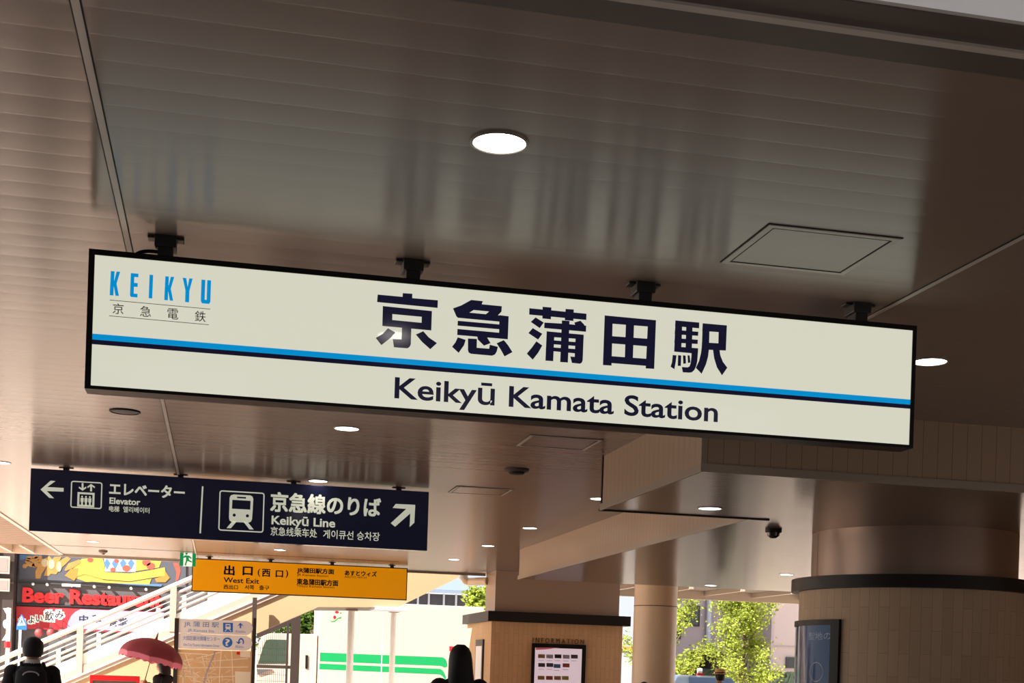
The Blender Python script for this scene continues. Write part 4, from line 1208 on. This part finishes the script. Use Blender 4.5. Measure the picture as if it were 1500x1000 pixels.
# next-door facade
S = thing('neighbour_building', 'brown-grey building with pale windows at the far left edge', 'building', (at(0, 900, 47).x, 51, 0))
xr = at(24, 900, 48.0).x - 0.52
MB().box(xr - 5, xr, 47.2, 55, 0, 6.2).build('facade', M['facade_brown'], S)
for yt, yb in ((813, 840), (846, 866)):
    p, q_ = at(-14, yt, 47), at(13, yb, 47)
    w_ = MB().box(p.x, q_.x, 47.12, 47.2, q_.z, p.z).build('window_frame', M['stair_edge'], S)
    MB().box(p.x + 0.05, q_.x - 0.06, 47.11, 47.12, q_.z + 0.06, p.z - 0.06).build('pane', M['pane_grey'], w_)
props(MB().box(xr + 0.02, xr + 0.5, 47.3, 47.9, 0, 6.2).build('corner_pier', M['brown_steel'], None), 'dark upright pier between the two left buildings', 'pier')
# road sign
YQ = 40.0
p = at(30, 912, YQ)
S = thing('road_sign', 'blue pedestrian crossing road sign on a white pole before the red banner', 'road sign', (p.x, YQ, 0))
MB().tube([(p.x, YQ, 0), (p.x, YQ, p.z + 0.15)], 0.035, 10).build('pole', M['white'], S, smooth=True)
m = MB(); poly(m, [q14(*u) for u in ((200, 350), (205, 285), (258, 165), (270, 165), (325, 270), (325, 352))], YQ - 0.05, 0.02); m.build('sign_plate', M['road_blue'], S)
m = MB(); poly(m, [q14(*u) for u in ((215, 300), (262, 182), (312, 296))], YQ - 0.07, 0.004); m.build('white_triangle', M['white'], S)
m = MB()
poly(m, [q14(*u) for u in ell(263, 212, 9, 10, 10)], YQ - 0.074, 0.004)
poly(m, [q14(*u) for u in ((258, 224), (270, 224), (276, 250), (288, 290), (276, 290), (264, 262), (246, 290), (236, 290), (254, 250))], YQ - 0.074, 0.004)
m.build('walking_figure', M['road_blue'], S)
p = at(12, 930, 42.0)
S = thing('striped_pole', 'white street pole with a red band at the left photo edge', 'pole', (p.x, 42.0, 0))
MB().tube([(p.x, 42, 0), (p.x, 42, at(12, 890, 42).z)], 0.06, 10).build('pole', M['white'], S, smooth=True)
zb = at(10, 944, 42).z
MB().tube([(p.x - 0.01, 42, zb - 0.09), (p.x - 0.01, 42, zb + 0.09)], 0.09, 12).build('red_band', M['red'], S, smooth=True)
m = MB()
for pl in ([(40, 90), (125, 90), (110, 210)], [(100, 360), (25, 480), (110, 480)], ell(75, 280, 38, 55, 16)):
    poly(m, [q14(*u) for u in pl], 41.92, 0.03)
m.build('white_plates', M['white'], S)

# ================================================================== BACKGROUND RIGHT
S = thing('white_building', 'pale lilac-white house with dark window and open garage behind the trees', 'building', (at(1060, 920, 52).x, 55, 0))
xa, xb = at(940, 920, 52).x, at(1132, 920, 50).x - 0.12
ga, gb = at(1008, 953, 52), at(1064, 979, 52)
m = MB().box(xa, ga.x, 52, 58, 0, 8).box(gb.x, xb, 52, 58, 0, 8).box(ga.x, gb.x, 52, 58, ga.z, 8)
m.build('walls', M['building'], S)
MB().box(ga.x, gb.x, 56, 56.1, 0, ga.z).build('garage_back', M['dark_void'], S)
for (a_, b_, c_, d_) in ((1003, 886, 1024, 917.5), (984, 905, 996.5, 936)):
    p, q_ = at(a_, b_, 52), at(c_, d_, 52)
    w_ = MB().box(p.x, q_.x, 51.93, 52.0, q_.z, p.z).build('window_frame', M['ink'], S)
    MB().box(p.x + 0.07, q_.x - 0.07, 51.92, 51.93, q_.z + 0.07, p.z - 0.07).build('pane', M['glass'], w_)
p, q_ = at(1037, 876, 51.8), at(1041, 941, 51.8)
MB().tube([((p.x + q_.x) / 2, 51.85, q_.z), ((p.x + q_.x) / 2, 51.85, 7.8)], 0.11, 12).build('downpipe', M['pipe'], S, smooth=True)
S = thing('pink_building', 'pale pink-white building with a small low window beside the round column', 'building', (at(1150, 920, 50).x, 54, 0))
xa, xb = at(1132, 920, 50).x, at(1200, 920, 50).x
MB().box(xa, xb + 3, 50, 58, 0, 8).build('walls', M['building2'], S)
MB().box(xa - 0.03, xb + 3, 49.95, 50, at(1150, 946.5, 50).z - 0.03, at(1150, 946.5, 50).z).box(xa - 0.1, xa + 0.02, 49.9, 50.0, 0, 8).build('trim', M['building'], S)
p, q_ = at(1151, 962, 50), at(1172, 979, 50)
w_ = MB().box(p.x, q_.x, 49.93, 50.0, q_.z, p.z).build('window_frame', M['facade'], S)
MB().box(p.x + 0.06, q_.x - 0.06, 49.92, 49.93, q_.z + 0.06, p.z - 0.06).build('pane', M['glass'], w_)
S = thing('blue_building', 'pale blue-white building glimpsed left of the slim cream column', 'building', (at(921, 920, 50).x, 53, 0))
MB().box(at(795, 920, 43).x, at(928, 920, 43).x, 43, 51.5, 0, 16).build('walls', M['pale_blue'], S)  # unseen height and width added to shade the pale houses beyond
MB().box(at(890, 947, 43).x, at(928, 947, 43).x, 42.95, 43, at(921, 953, 43).z, at(921, 947, 43).z).build('orange_band', M['sausage'], S)

def leaf_mesh(mb, pts, n, spread, size):
    for k in range(n):
        c = random.choice(pts)
        p = Vector(c) + Vector((random.gauss(0, spread), random.gauss(0, spread), random.gauss(0, spread * 0.8)))
        a = Vector((random.uniform(-1, 1), random.uniform(-1, 1), random.uniform(-0.6, 0.6))).normalized()
        b = a.cross(Vector((random.uniform(-1, 1), random.uniform(-1, 1), random.uniform(-1, 1)))).normalized()
        s = size * random.uniform(0.6, 1.3)
        mb.face([p - a * s, p + b * s * 0.55, p + a * s, p - b * s * 0.55])
def tree(name, label, X, Y, trunk_h, tips, n, spread, size, leafm, r=0.06, fan=0.35):
    S = thing(name, label, 'tree', (X, Y, 0))
    m = MB()
    m.tube([(X, Y, 0), (X + 0.02, Y, trunk_h * 0.5), (X, Y, trunk_h)], r, 8, r * 0.6)
    clusters = []
    for tp in tips:
        tp = Vector(tp)
        zb = max(0.9, min(trunk_h, tp.z - (abs(tp.x - X) + abs(tp.y - Y)) * 1.3))
        st = Vector((X, Y, zb))
        mid = st.lerp(tp, 0.5) + Vector((0, 0, -0.08))
        m.tube([st, mid, tp], r * 0.4, 6, r * 0.1)
        clusters += [tuple(st.lerp(tp, q_)) for q_ in (0.55, 0.7, 0.85, 1.0, 1.05)]
    m.build('trunk', M['bark'], S, smooth=True)
    m = MB(); leaf_mesh(m, clusters, n, spread, size); m.build('foliage', leafm, S, recalc=False)
random.seed(11)
YTR = 40.0
def tips_px(lst, Y): return [tuple(at(a, b, Y) + Vector((0, random.uniform(-0.7, 0.7), 0))) for a, b in lst]
tx = at(1089, 960, YTR).x
tree('street_tree', 'yellow-green young street tree in front of the pale buildings', tx, YTR, 4.4,
     tips_px([(1062, 872), (1075, 868), (1090, 870), (1105, 870), (1118, 872), (1055, 885), (1120, 886), (1068, 890), (1098, 890), (1110, 900), (1058, 912), (1050, 924), (1062, 925), (1044, 948), (1054, 953), (1064, 945), (1122, 908), (1115, 925), (1120, 945), (1105, 940), (1112, 960), (1062, 972), (1068, 990), (1122, 985), (1108, 985), (1080, 905), (1082, 880), (1095, 920), (1075, 850), (1100, 845)], YTR), 9000, 0.15, 0.055, M['leaf'])
tx = at(975, 960, 40.5).x
tree('street_tree', 'second yellow-green tree half hidden by the slim cream column', tx, 40.5, 4.2,
     tips_px([(998, 872), (1002, 882), (996, 895), (1010, 890), (1000, 905), (1006, 958), (1018, 955), (1000, 968), (1028, 965), (1012, 972), (998, 985), (1004, 978), (985, 880), (980, 920), (975, 870), (990, 990), (918, 940), (921, 950), (965, 850)], 40.5), 3600, 0.12, 0.058, M['leaf'])
tx = at(700, 960, 46.0).x
tree('street_tree', 'bright green treetop between the lorry and the tiled pillar', tx, 46.0, 4.0,
     tips_px([(692, 868), (698, 875), (702, 866), (694, 882), (703, 884), (712, 870), (720, 880), (700, 895)], 46.0), 1200, 0.16, 0.09, M['leaf'])
tx = at(459, 930, 43.0).x
tree('street_tree', 'darker tree with thick trunk behind the lorry cab', tx, 43.0, 5.5,
     tips_px([(445, 900), (452, 893), (462, 895), (440, 915), (448, 924), (470, 890), (430, 905), (420, 915), (400, 922), (410, 940), (395, 945), (425, 950), (460, 880), (440, 885), (415, 960), (400, 970)], 43.0), 3600, 0.22, 0.10, M['leaf_dark'], r=0.16)
S = thing('blue_house', 'pale blue house glimpsed behind the dark tree', 'building', (at(448, 930, 56).x, 58, 0))
MB().box(at(425, 930, 56).x, at(475, 930, 56).x, 56, 60, 0, 3.4).build('walls', M['pale_blue'], S)
m = MB(); m.prism([(at(420, 930, 56).x, 3.4), (at(478, 930, 56).x, 3.4), (at(449, 930, 56).x, 4.3)], 55.8, 60.2); m.build('roof', M['roof_blue'], S)
# roofed building behind the lorry
S = thing('station_hall', 'low building with blue-grey metal roofs behind the lorry', 'building', (at(640, 900, 58).x, 62, 0))
z0_ = at(640, 868, 58).z; z1_ = at(640, 845, 66).z
m = MB(); m.prism([(58, z0_), (66, z1_), (66, z1_ + 0.15), (58, z0_ + 0.15)], at(560, 860, 58).x, at(760, 860, 58).x, axis='x'); m.build('roof', M['roof_blue'], S)
MB().box(at(570, 880, 58).x, at(755, 880, 58).x, 58.6, 66, 0, z0_ - 0.02).build('walls', M['roof_dark'], S)
m = MB()
for px in (612, 628, 650, 668):
    p = at(px, 880, 58.4); m.box(p.x - 0.04, p.x + 0.04, 58.35, 58.45, 0, z0_)
m.build('truss_posts', M['pipe'], S)
# hedges
for a_, b_, yt, Y, lab in ((985, 1062, 979, 47, 'dark clipped hedge below the garage of the white house'), (1128, 1180, 984, 47, 'dark clipped hedge below the pink-white building')):
    p, q_ = at(a_, yt, Y), at(b_, yt + 2, Y)
    m = MB()
    nx = 14
    h = p.z
    m.box(p.x, q_.x, Y, Y + 0.8, 0, h)
    bmesh.ops.subdivide_edges(m.bm, edges=m.bm.edges[:], cuts=9, use_grid_fill=True)
    for v in m.bm.verts:
        v.co += Vector((random.uniform(-.06, .06), random.uniform(-.06, .06), random.uniform(-.06, .05) if v.co.z > 0.05 else 0))
    props(m.build('hedge', M['hedge'], None), lab, 'hedge')
# cars
def car(name, label, X, Y, w, h, paint, taxi=False):
    S = thing(name, label, 'car', (X, Y + 2, 0))
    m = MB(); m.prism([(Y, 0.3), (Y - 0.02, 0.75), (Y + 0.7, 0.92), (Y + 4.1, 0.95), (Y + 4.25, 0.6), (Y + 4.2, 0.3)], X - w / 2, X + w / 2, axis='x'); m.build('body', paint, S, bevel=0.06)
    rings = []
    for z, hw, y0_, y1_ in ((0.9, w * 0.46, Y + 0.55, Y + 3.9), (h * 0.8, w * 0.42, Y + 1.0, Y + 3.5), (h * 0.97, w * 0.37, Y + 1.25, Y + 3.2), (h, w * 0.32, Y + 1.5, Y + 3.0)):
        rings.append((hw, y0_, y1_, z))
    m = MB(); prev = None
    for hw, y0_, y1_, z in rings:
        cur = [m.bm.verts.new(c) for c in ((X - hw, y0_, z), (X + hw, y0_, z), (X + hw, y1_, z), (X - hw, y1_, z))]
        if prev:
            for i in range(4): m.bm.faces.new((prev[i], prev[(i + 1) % 4], cur[(i + 1) % 4], cur[i]))
        prev = cur
    m.bm.faces.new(prev)
    m.build('cabin', paint, S, bevel=0.03)
    def gq(u, z):
        k = (z - 0.9) / (h * 0.8 - 0.9); y_ = Y + 0.55 + 0.45 * k - 0.015
        return (X + u * (w * (0.46 - 0.04 * k) - 0.09), y_, z)
    MB().face([gq(-1, 0.98), gq(1, 0.98), gq(1, h * 0.8), gq(-1, h * 0.8)]).build('windscreen', M['glass'], S)
    for sx_ in (-1, 1):
        for yy in (Y + 0.8, Y + 3.4):
            MB().tube([(X + sx_ * (w / 2 - 0.2), yy, 0.31), (X + sx_ * (w / 2 + 0.01), yy, 0.31)], 0.31, 20).build('wheel', M['tyre'], S, smooth=True)
    if taxi:
        MB().box(X - 0.09, X + 0.09, Y + 2.0, Y + 2.14, h - 0.02, h + 0.06).build('roof_lamp_base', M['red'], S)
        MB().box(X - 0.08, X + 0.05, Y + 2.02, Y + 2.12, h + 0.06, h + 0.2).build('roof_lamp', M['white'], S, bevel=0.02)
p = at(1025, 990, 36.0)
car('taxi', 'blue taxi with a white and red roof lamp behind the man in the hat', p.x, 33.9, 1.7, p.z + 0.02, M['car_blue'], True)
p = at(1018, 966, 52.5)
car('car', 'grey car parked in the dark open garage', p.x, 51.6 + 0.6, 1.6, 1.62, M['car_grey'])

# ================================================================== PEOPLE
def skin_body(name, V, E, R, material, parent):
    me = bpy.data.meshes.new(name)
    me.from_pydata([tuple(v) for v in V], E, [])
    o = bpy.data.objects.new(name, me); COL.objects.link(o)
    md = o.modifiers.new('skin', 'SKIN'); md.use_smooth_shade = True
    ss = o.modifiers.new('sub', 'SUBSURF'); ss.levels = 1; ss.render_levels = 1
    me.skin_vertices[0].data
    for i, r in enumerate(R):
        me.skin_vertices[0].data[i].radius = (r, r)
    me.skin_vertices[0].data[0].use_root = True
    dg = bpy.context.evaluated_depsgraph_get()
    ev = o.evaluated_get(dg)
    nm = bpy.data.meshes.new_from_object(ev)
    bpy.data.objects.remove(o); bpy.data.meshes.remove(me)
    nm.name = name
    nm.materials.clear(); nm.materials.append(material)
    for p in nm.polygons: p.use_smooth = True
    b = bpy.data.objects.new(name, nm); COL.objects.link(b)
    nm.transform(Matrix.Translation(-wloc(parent)))
    b.parent = parent
    return b

def person(label, X, Y, H, face_deg, top, bottom, right_hand=None, hair='short', women=False, collar=None):
    """stands at X,Y; face_deg 0 looks away from the camera (+Y), 90 looks to -X"""
    S = thing('person', label, 'person', (X, Y, 0))
    a = math.radians(face_deg)
    F_ = Vector((-math.sin(a), math.cos(a), 0)); R_ = Vector((math.cos(a), math.sin(a), 0)); U = Vector((0, 0, 1))
    O = Vector((X, Y, 0))
    def P(r, f, z): return O + R_ * r * H + F_ * f * H + U * z * H
    sh = 0.105 if women else 0.118
    V, E, Rr = [], [], []
    def add(p, r, par=None):
        V.append(p); Rr.append(r * H)
        if par is not None: E.append((par, len(V) - 1))
        return len(V) - 1
    pel = add(P(0, 0, .52), .075)
    sp = add(P(0, .005, .62), .068, pel); che = add(P(0, 0, .74), .075, sp); nk0 = add(P(0, 0, .825), .036, che)
    nk = add(P(0, .008, .855), .031, nk0); h1 = add(P(0, .014, .885), .044, nk); h2 = add(P(0, .012, .93), .050, h1); h3 = add(P(0, .008, .965), .036, h2)
    add(P(0, .068, .908), .007, h1)                                   # nose
    for s in (-1, 1): add(P(s * .052, .0, .912), .007, h2)            # ears
    hands = {}
    for s in (-1, 1):
        s0 = add(P(s * sh, 0, .80), .034, che)
        if s > 0 and right_hand is not None:
            w_ = Vector(right_hand); el = (P(s * sh, 0, .80) + w_) / 2 + F_ * 0.02 * H - U * 0.07 * H + R_ * 0.04 * H
        else:
            el = P(s * (sh + .035), -.01, .63); w_ = P(s * (sh + .03), .03, .485)
        e0 = add(el, .026, s0); w0 = add(w_, .017, e0)
        hands[s] = w_
        d = (w_ - el).normalized(); side = d.cross(F_ if abs(d.dot(F_)) < .9 else U).normalized()
        pa = add(w_ + d * .035 * H, .019, w0)
        curl = F_ if right_hand is None or s < 0 else side.cross(d)
        for k, (off, ln) in enumerate(((-.018, .034), (-.006, .042), (.006, .040), (.018, .031))):
            f0 = add(w_ + d * .058 * H + side * off * H, .0052, pa)
            f1 = add(w_ + d * (.058 + ln * .55) * H + side * off * 1.1 * H + curl * .006 * H, .0048, f0)
            add(w_ + d * (.058 + ln * .85) * H + side * off * 1.1 * H + curl * .02 * H, .0042, f1)
        t0 = add(w_ + d * .03 * H + side * .03 * H * -s, .006, pa)
        add(w_ + d * .05 * H + side * .036 * H * -s + curl * .012 * H, .005, t0)
        hp = add(P(s * .052, 0, .475), .056, pel); kn = add(P(s * .055, .012, .28), .036, hp)
        an = add(P(s * .055, -.01, .05), .022, kn); add(P(s * .06, .06, .022), .02, an)
    skin_body('body', V, E, Rr, M['skin'], S)
    # face
    m = MB()
    for s in (-1, 1): m.ball(P(s * .021, .058, .925), .006 * H, .006 * H, .004 * H, 10, 6)
    m.build('eyes', M['ink'], S)
    MB().ball(P(0, .061, .886), .014 * H, .006 * H, .004 * H, 10, 6).build('mouth', M['lantern'], S)
    # jacket: torso plus sleeves
    m = MB()
    wa = .085 if women else .098
    m.loft([(P(0, 0, z), R_ * w_ * H, F_ * d_ * H) for z, w_, d_ in ((.44, wa * 1.06, .075), (.52, wa * 1.0, .075), (.62, wa * .92, .066), (.72, wa * 1.12, .075), (.78, sh * 1.12, .068), (.81, sh * .98, .056), (.832, sh * .55, .045), (.845, .042, .04))])
    for s in (-1, 1):
        if s > 0 and right_hand is not None:
            w_ = Vector(right_hand); el = (P(s * sh, 0, .80) + w_) / 2 + F_ * 0.02 * H - U * 0.07 * H + R_ * 0.04 * H
        else:
            el = P(s * (sh + .035), -.01, .63); w_ = P(s * (sh + .03), .03, .485)
        s0 = P(s * sh * .92, 0, .79)
        m.tube([s0 + U * .012 * H, s0.lerp(el, .3), el, el.lerp(w_, .6), w_], .044 * H, 12, .026 * H)
        m.ball(s0, .047 * H, .047 * H, .045 * H, 12, 8)
    m.build('jacket', top, S, smooth=True)
    m = MB()
    for s in (-1, 1):
        m.tube([P(s * .05, 0, .50), P(s * .053, .0, .4), P(s * .055, .012, .28), P(s * .055, -.004, .04)], .062 * H, 12, .036 * H)
    m.build('trousers', bottom, S, smooth=True)
    m = MB()
    for s in (-1, 1):
        m.loft([(P(s * .058, .03, z), R_ * .03 * H * k, F_ * .075 * H * k) for z, k in ((0.0, .95), (.02, 1.0), (.04, .7))], 14)
    m.build('shoes', M['black'], S, smooth=True)
    if collar: MB().loft([(P(0, .004, z), R_ * r * H, F_ * r * H) for z, r in ((.838, .046), (.866, .040))], 18).build('collar', collar, S, smooth=True)
    # hair
    m = MB()
    if hair == 'short':
        m.loft([(P(0, f, z), R_ * a_ * H, F_ * b_ * H) for z, a_, b_, f in ((.880, .046, .030, -.024), (.905, .056, .048, -.012), (.935, .060, .060, -.003), (.965, .055, .058, .004), (.988, .036, .040, .004), (.998, .012, .014, .002))])
    elif hair == 'bob':
        m.loft([(P(0, f, z), R_ * a_ * H, F_ * b_ * H) for z, a_, b_, f in ((.835, .060, .030, -.036), (.86, .070, .044, -.022), (.90, .068, .052, -.012), (.94, .066, .062, -.004), (.972, .054, .058, .0), (.995, .028, .03, .0))])
    else:
        m.loft([(P(0, f, z), R_ * a_ * H, F_ * b_ * H) for z, a_, b_, f in ((.66, .066, .022, -.070), (.72, .068, .030, -.060), (.78, .066, .038, -.048), (.84, .063, .044, -.032), (.88, .060, .050, -.018), (.92, .058, .056, -.008), (.955, .052, .056, -.002), (.98, .040, .044, .0), (.996, .018, .02, .0))])
    m.build('hair', M['hair'], S, smooth=True)
    return S, P, F_, R_

p = at(49, 932, 14.0)
man, P, F_, R_ = person('man in a black suit seen from behind, wearing a black backpack', p.x, 14.0, p.z / 0.998, 5, M['suit'], M['suit'], collar=M['white'])
B = thing('backpack', 'black backpack with a grey curved handle on the suited man', 'backpack', tuple(P(0, -.14, .56)))
m = MB()
m.loft([(P(0, f, z), R_ * a_ * 1.75, F_ * b_ * 1.75) for z, a_, b_, f in ((.56, .070, .03, -.115), (.575, .085, .05, -.122), (.70, .088, .055, -.122), (.795, .080, .045, -.113), (.825, .05, .02, -.1))], 24)
m.build('bag_body', M['dark_cloth'], B, smooth=True)
hp = [P(.042 * math.cos(t_), -.165 + .02 * math.sin(t_) * 0, .775 + .022 * math.sin(t_)) for t_ in [math.pi * k / 10 for k in range(11)]]
MB().tube(hp, 0.007, 8).build('grab_handle', M['grey_mark'], B, smooth=True)
m = MB()
for s in (-1, 1):
    m.tube([P(s * .05, -.09, .80), P(s * .06, -.04, .845), P(s * .062, .035, .838), P(s * .07, .078, .74), P(s * .085, .05, .62), P(s * .08, -.07, .58)], 0.016, 8)
m.build('strap', M['dark_cloth'], B, smooth=True)

p = at(675, 943, 11.0)
person('woman with long black hair and dark clothes seen from behind', p.x, 11.0, p.z / 0.998, 0, M['suit'], M['suit'], hair='long', women=True)

# woman with parasol, walking left
YW = 20.0
p = at(240, 962, YW)
hand = at(212, 999, YW) + Vector((0.0, -0.12, 0))
wom, P, F_, R_ = person('woman in black walking left under a dusty rose parasol', p.x, YW, p.z / 0.998, 62, M['suit'], M['suit'], right_hand=tuple(hand + Vector((0.05, 0.02, -0.03))), hair='bob', women=True)
apex = at(229, 936, YW - 0.1); 
axis = (apex - hand).normalized()
U_ = axis.cross(Vector((0, 1, 0))).normalized(); W_ = axis.cross(U_).normalized()
S = thing('parasol', 'dusty rose parasol with pink frill held by the woman in black', 'umbrella', tuple(hand))
MB().tube([hand - axis * 0.12, apex + axis * 0.02], 0.006, 8).build('shaft', M['brown_steel'], S, smooth=True)
MB().tube([hand - axis * 0.14, hand + axis * 0.05], 0.012, 10).build('handle', M['straw'], S, smooth=True)
MB().tube([apex - axis * 0.01, apex + axis * 0.02, apex + axis * 0.12], 0.026, 10, 0.004).build('ferrule', M['parasol'], S, smooth=True)
def canopy_pt(k, q_, n=8, R0=0.45, drop=0.27):
    """k: angle in ribs (float), q_: 0 apex .. 1 rim"""
    ang = 2 * math.pi * k / n
    fr = k - math.floor(k)
    sag = 1 - 0.07 * math.sin(math.pi * fr) * q_
    r = R0 * math.sin(q_ * math.pi / 2 * 0.92) / math.sin(math.pi / 2 * 0.92) * sag
    d = drop * (1 - math.cos(q_ * math.pi / 2 * 0.92)) / (1 - math.cos(math.pi / 2 * 0.92)) * (1 - 0.05 * math.sin(math.pi * fr) * q_)
    return apex - axis * d + (U_ * math.cos(ang) + W_ * math.sin(ang)) * r
m = MB(); nn = 48
grid = [[m.bm.verts.new(canopy_pt(8 * j / nn, i / 10)) for j in range(nn)] for i in range(1, 11)]
top_ = m.bm.verts.new(apex)
for j in range(nn):
    m.bm.faces.new((top_, grid[0][j], grid[0][(j + 1) % nn]))
    for i in range(9): m.bm.faces.new((grid[i][j], grid[i + 1][j], grid[i + 1][(j + 1) % nn], grid[i][(j + 1) % nn]))
m.build('canopy', M['parasol'], S, smooth=True)
m = MB(); nn = 96
A = [canopy_pt(8 * j / nn, 0.985) for j in range(nn)]
B_ = [canopy_pt(8 * j / nn, 0.97) - axis * (0.085 + 0.012 * math.sin(j * 1.6)) for j in range(nn)]
va = [m.bm.verts.new(v) for v in A]; vb = [m.bm.verts.new(v) for v in B_]
for j in range(nn): m.bm.faces.new((va[j], va[(j + 1) % nn], vb[(j + 1) % nn], vb[j]))
m.build('frill', M['frill'], S)
for k in range(8):
    MB().tube([canopy_pt(k, q_) - axis * 0.006 for q_ in (0.05, .3, .55, .8, .99)], 0.003, 5).build('rib', M['brown_steel'], S)

p = at(1055, 982, 25.0)
hm, P, F_, R_ = person('man in a tan straw hat seen from behind near the taxi', p.x, 25.0, p.z / 1.0, 0, M['dark_cloth'], M['dark_cloth'])
m = MB(); c = P(0, 0, .965)
m.lathe((c.x, c.y), [(0.155, c.z - 0.012), (0.15, c.z - 0.004), (0.108, c.z + 0.004), (0.102, c.z + 0.06), (0.09, c.z + 0.088), (0.05, c.z + 0.095), (0.0, c.z + 0.088)], 28)
m.build('straw_hat', M['straw'], hm, smooth=True)
MB().lathe((c.x, c.y), [(0.109, c.z + 0.006), (0.106, c.z + 0.03)], 28, cap=False).build('hat_band', M['brown_steel'], hm, smooth=True)
p = at(923.5, 997, 23.0)
person('person with dark hair barely visible at the foot of the cream column', p.x, 22.2, p.z / 0.998, 160, M['dark_cloth'], M['dark_cloth'])
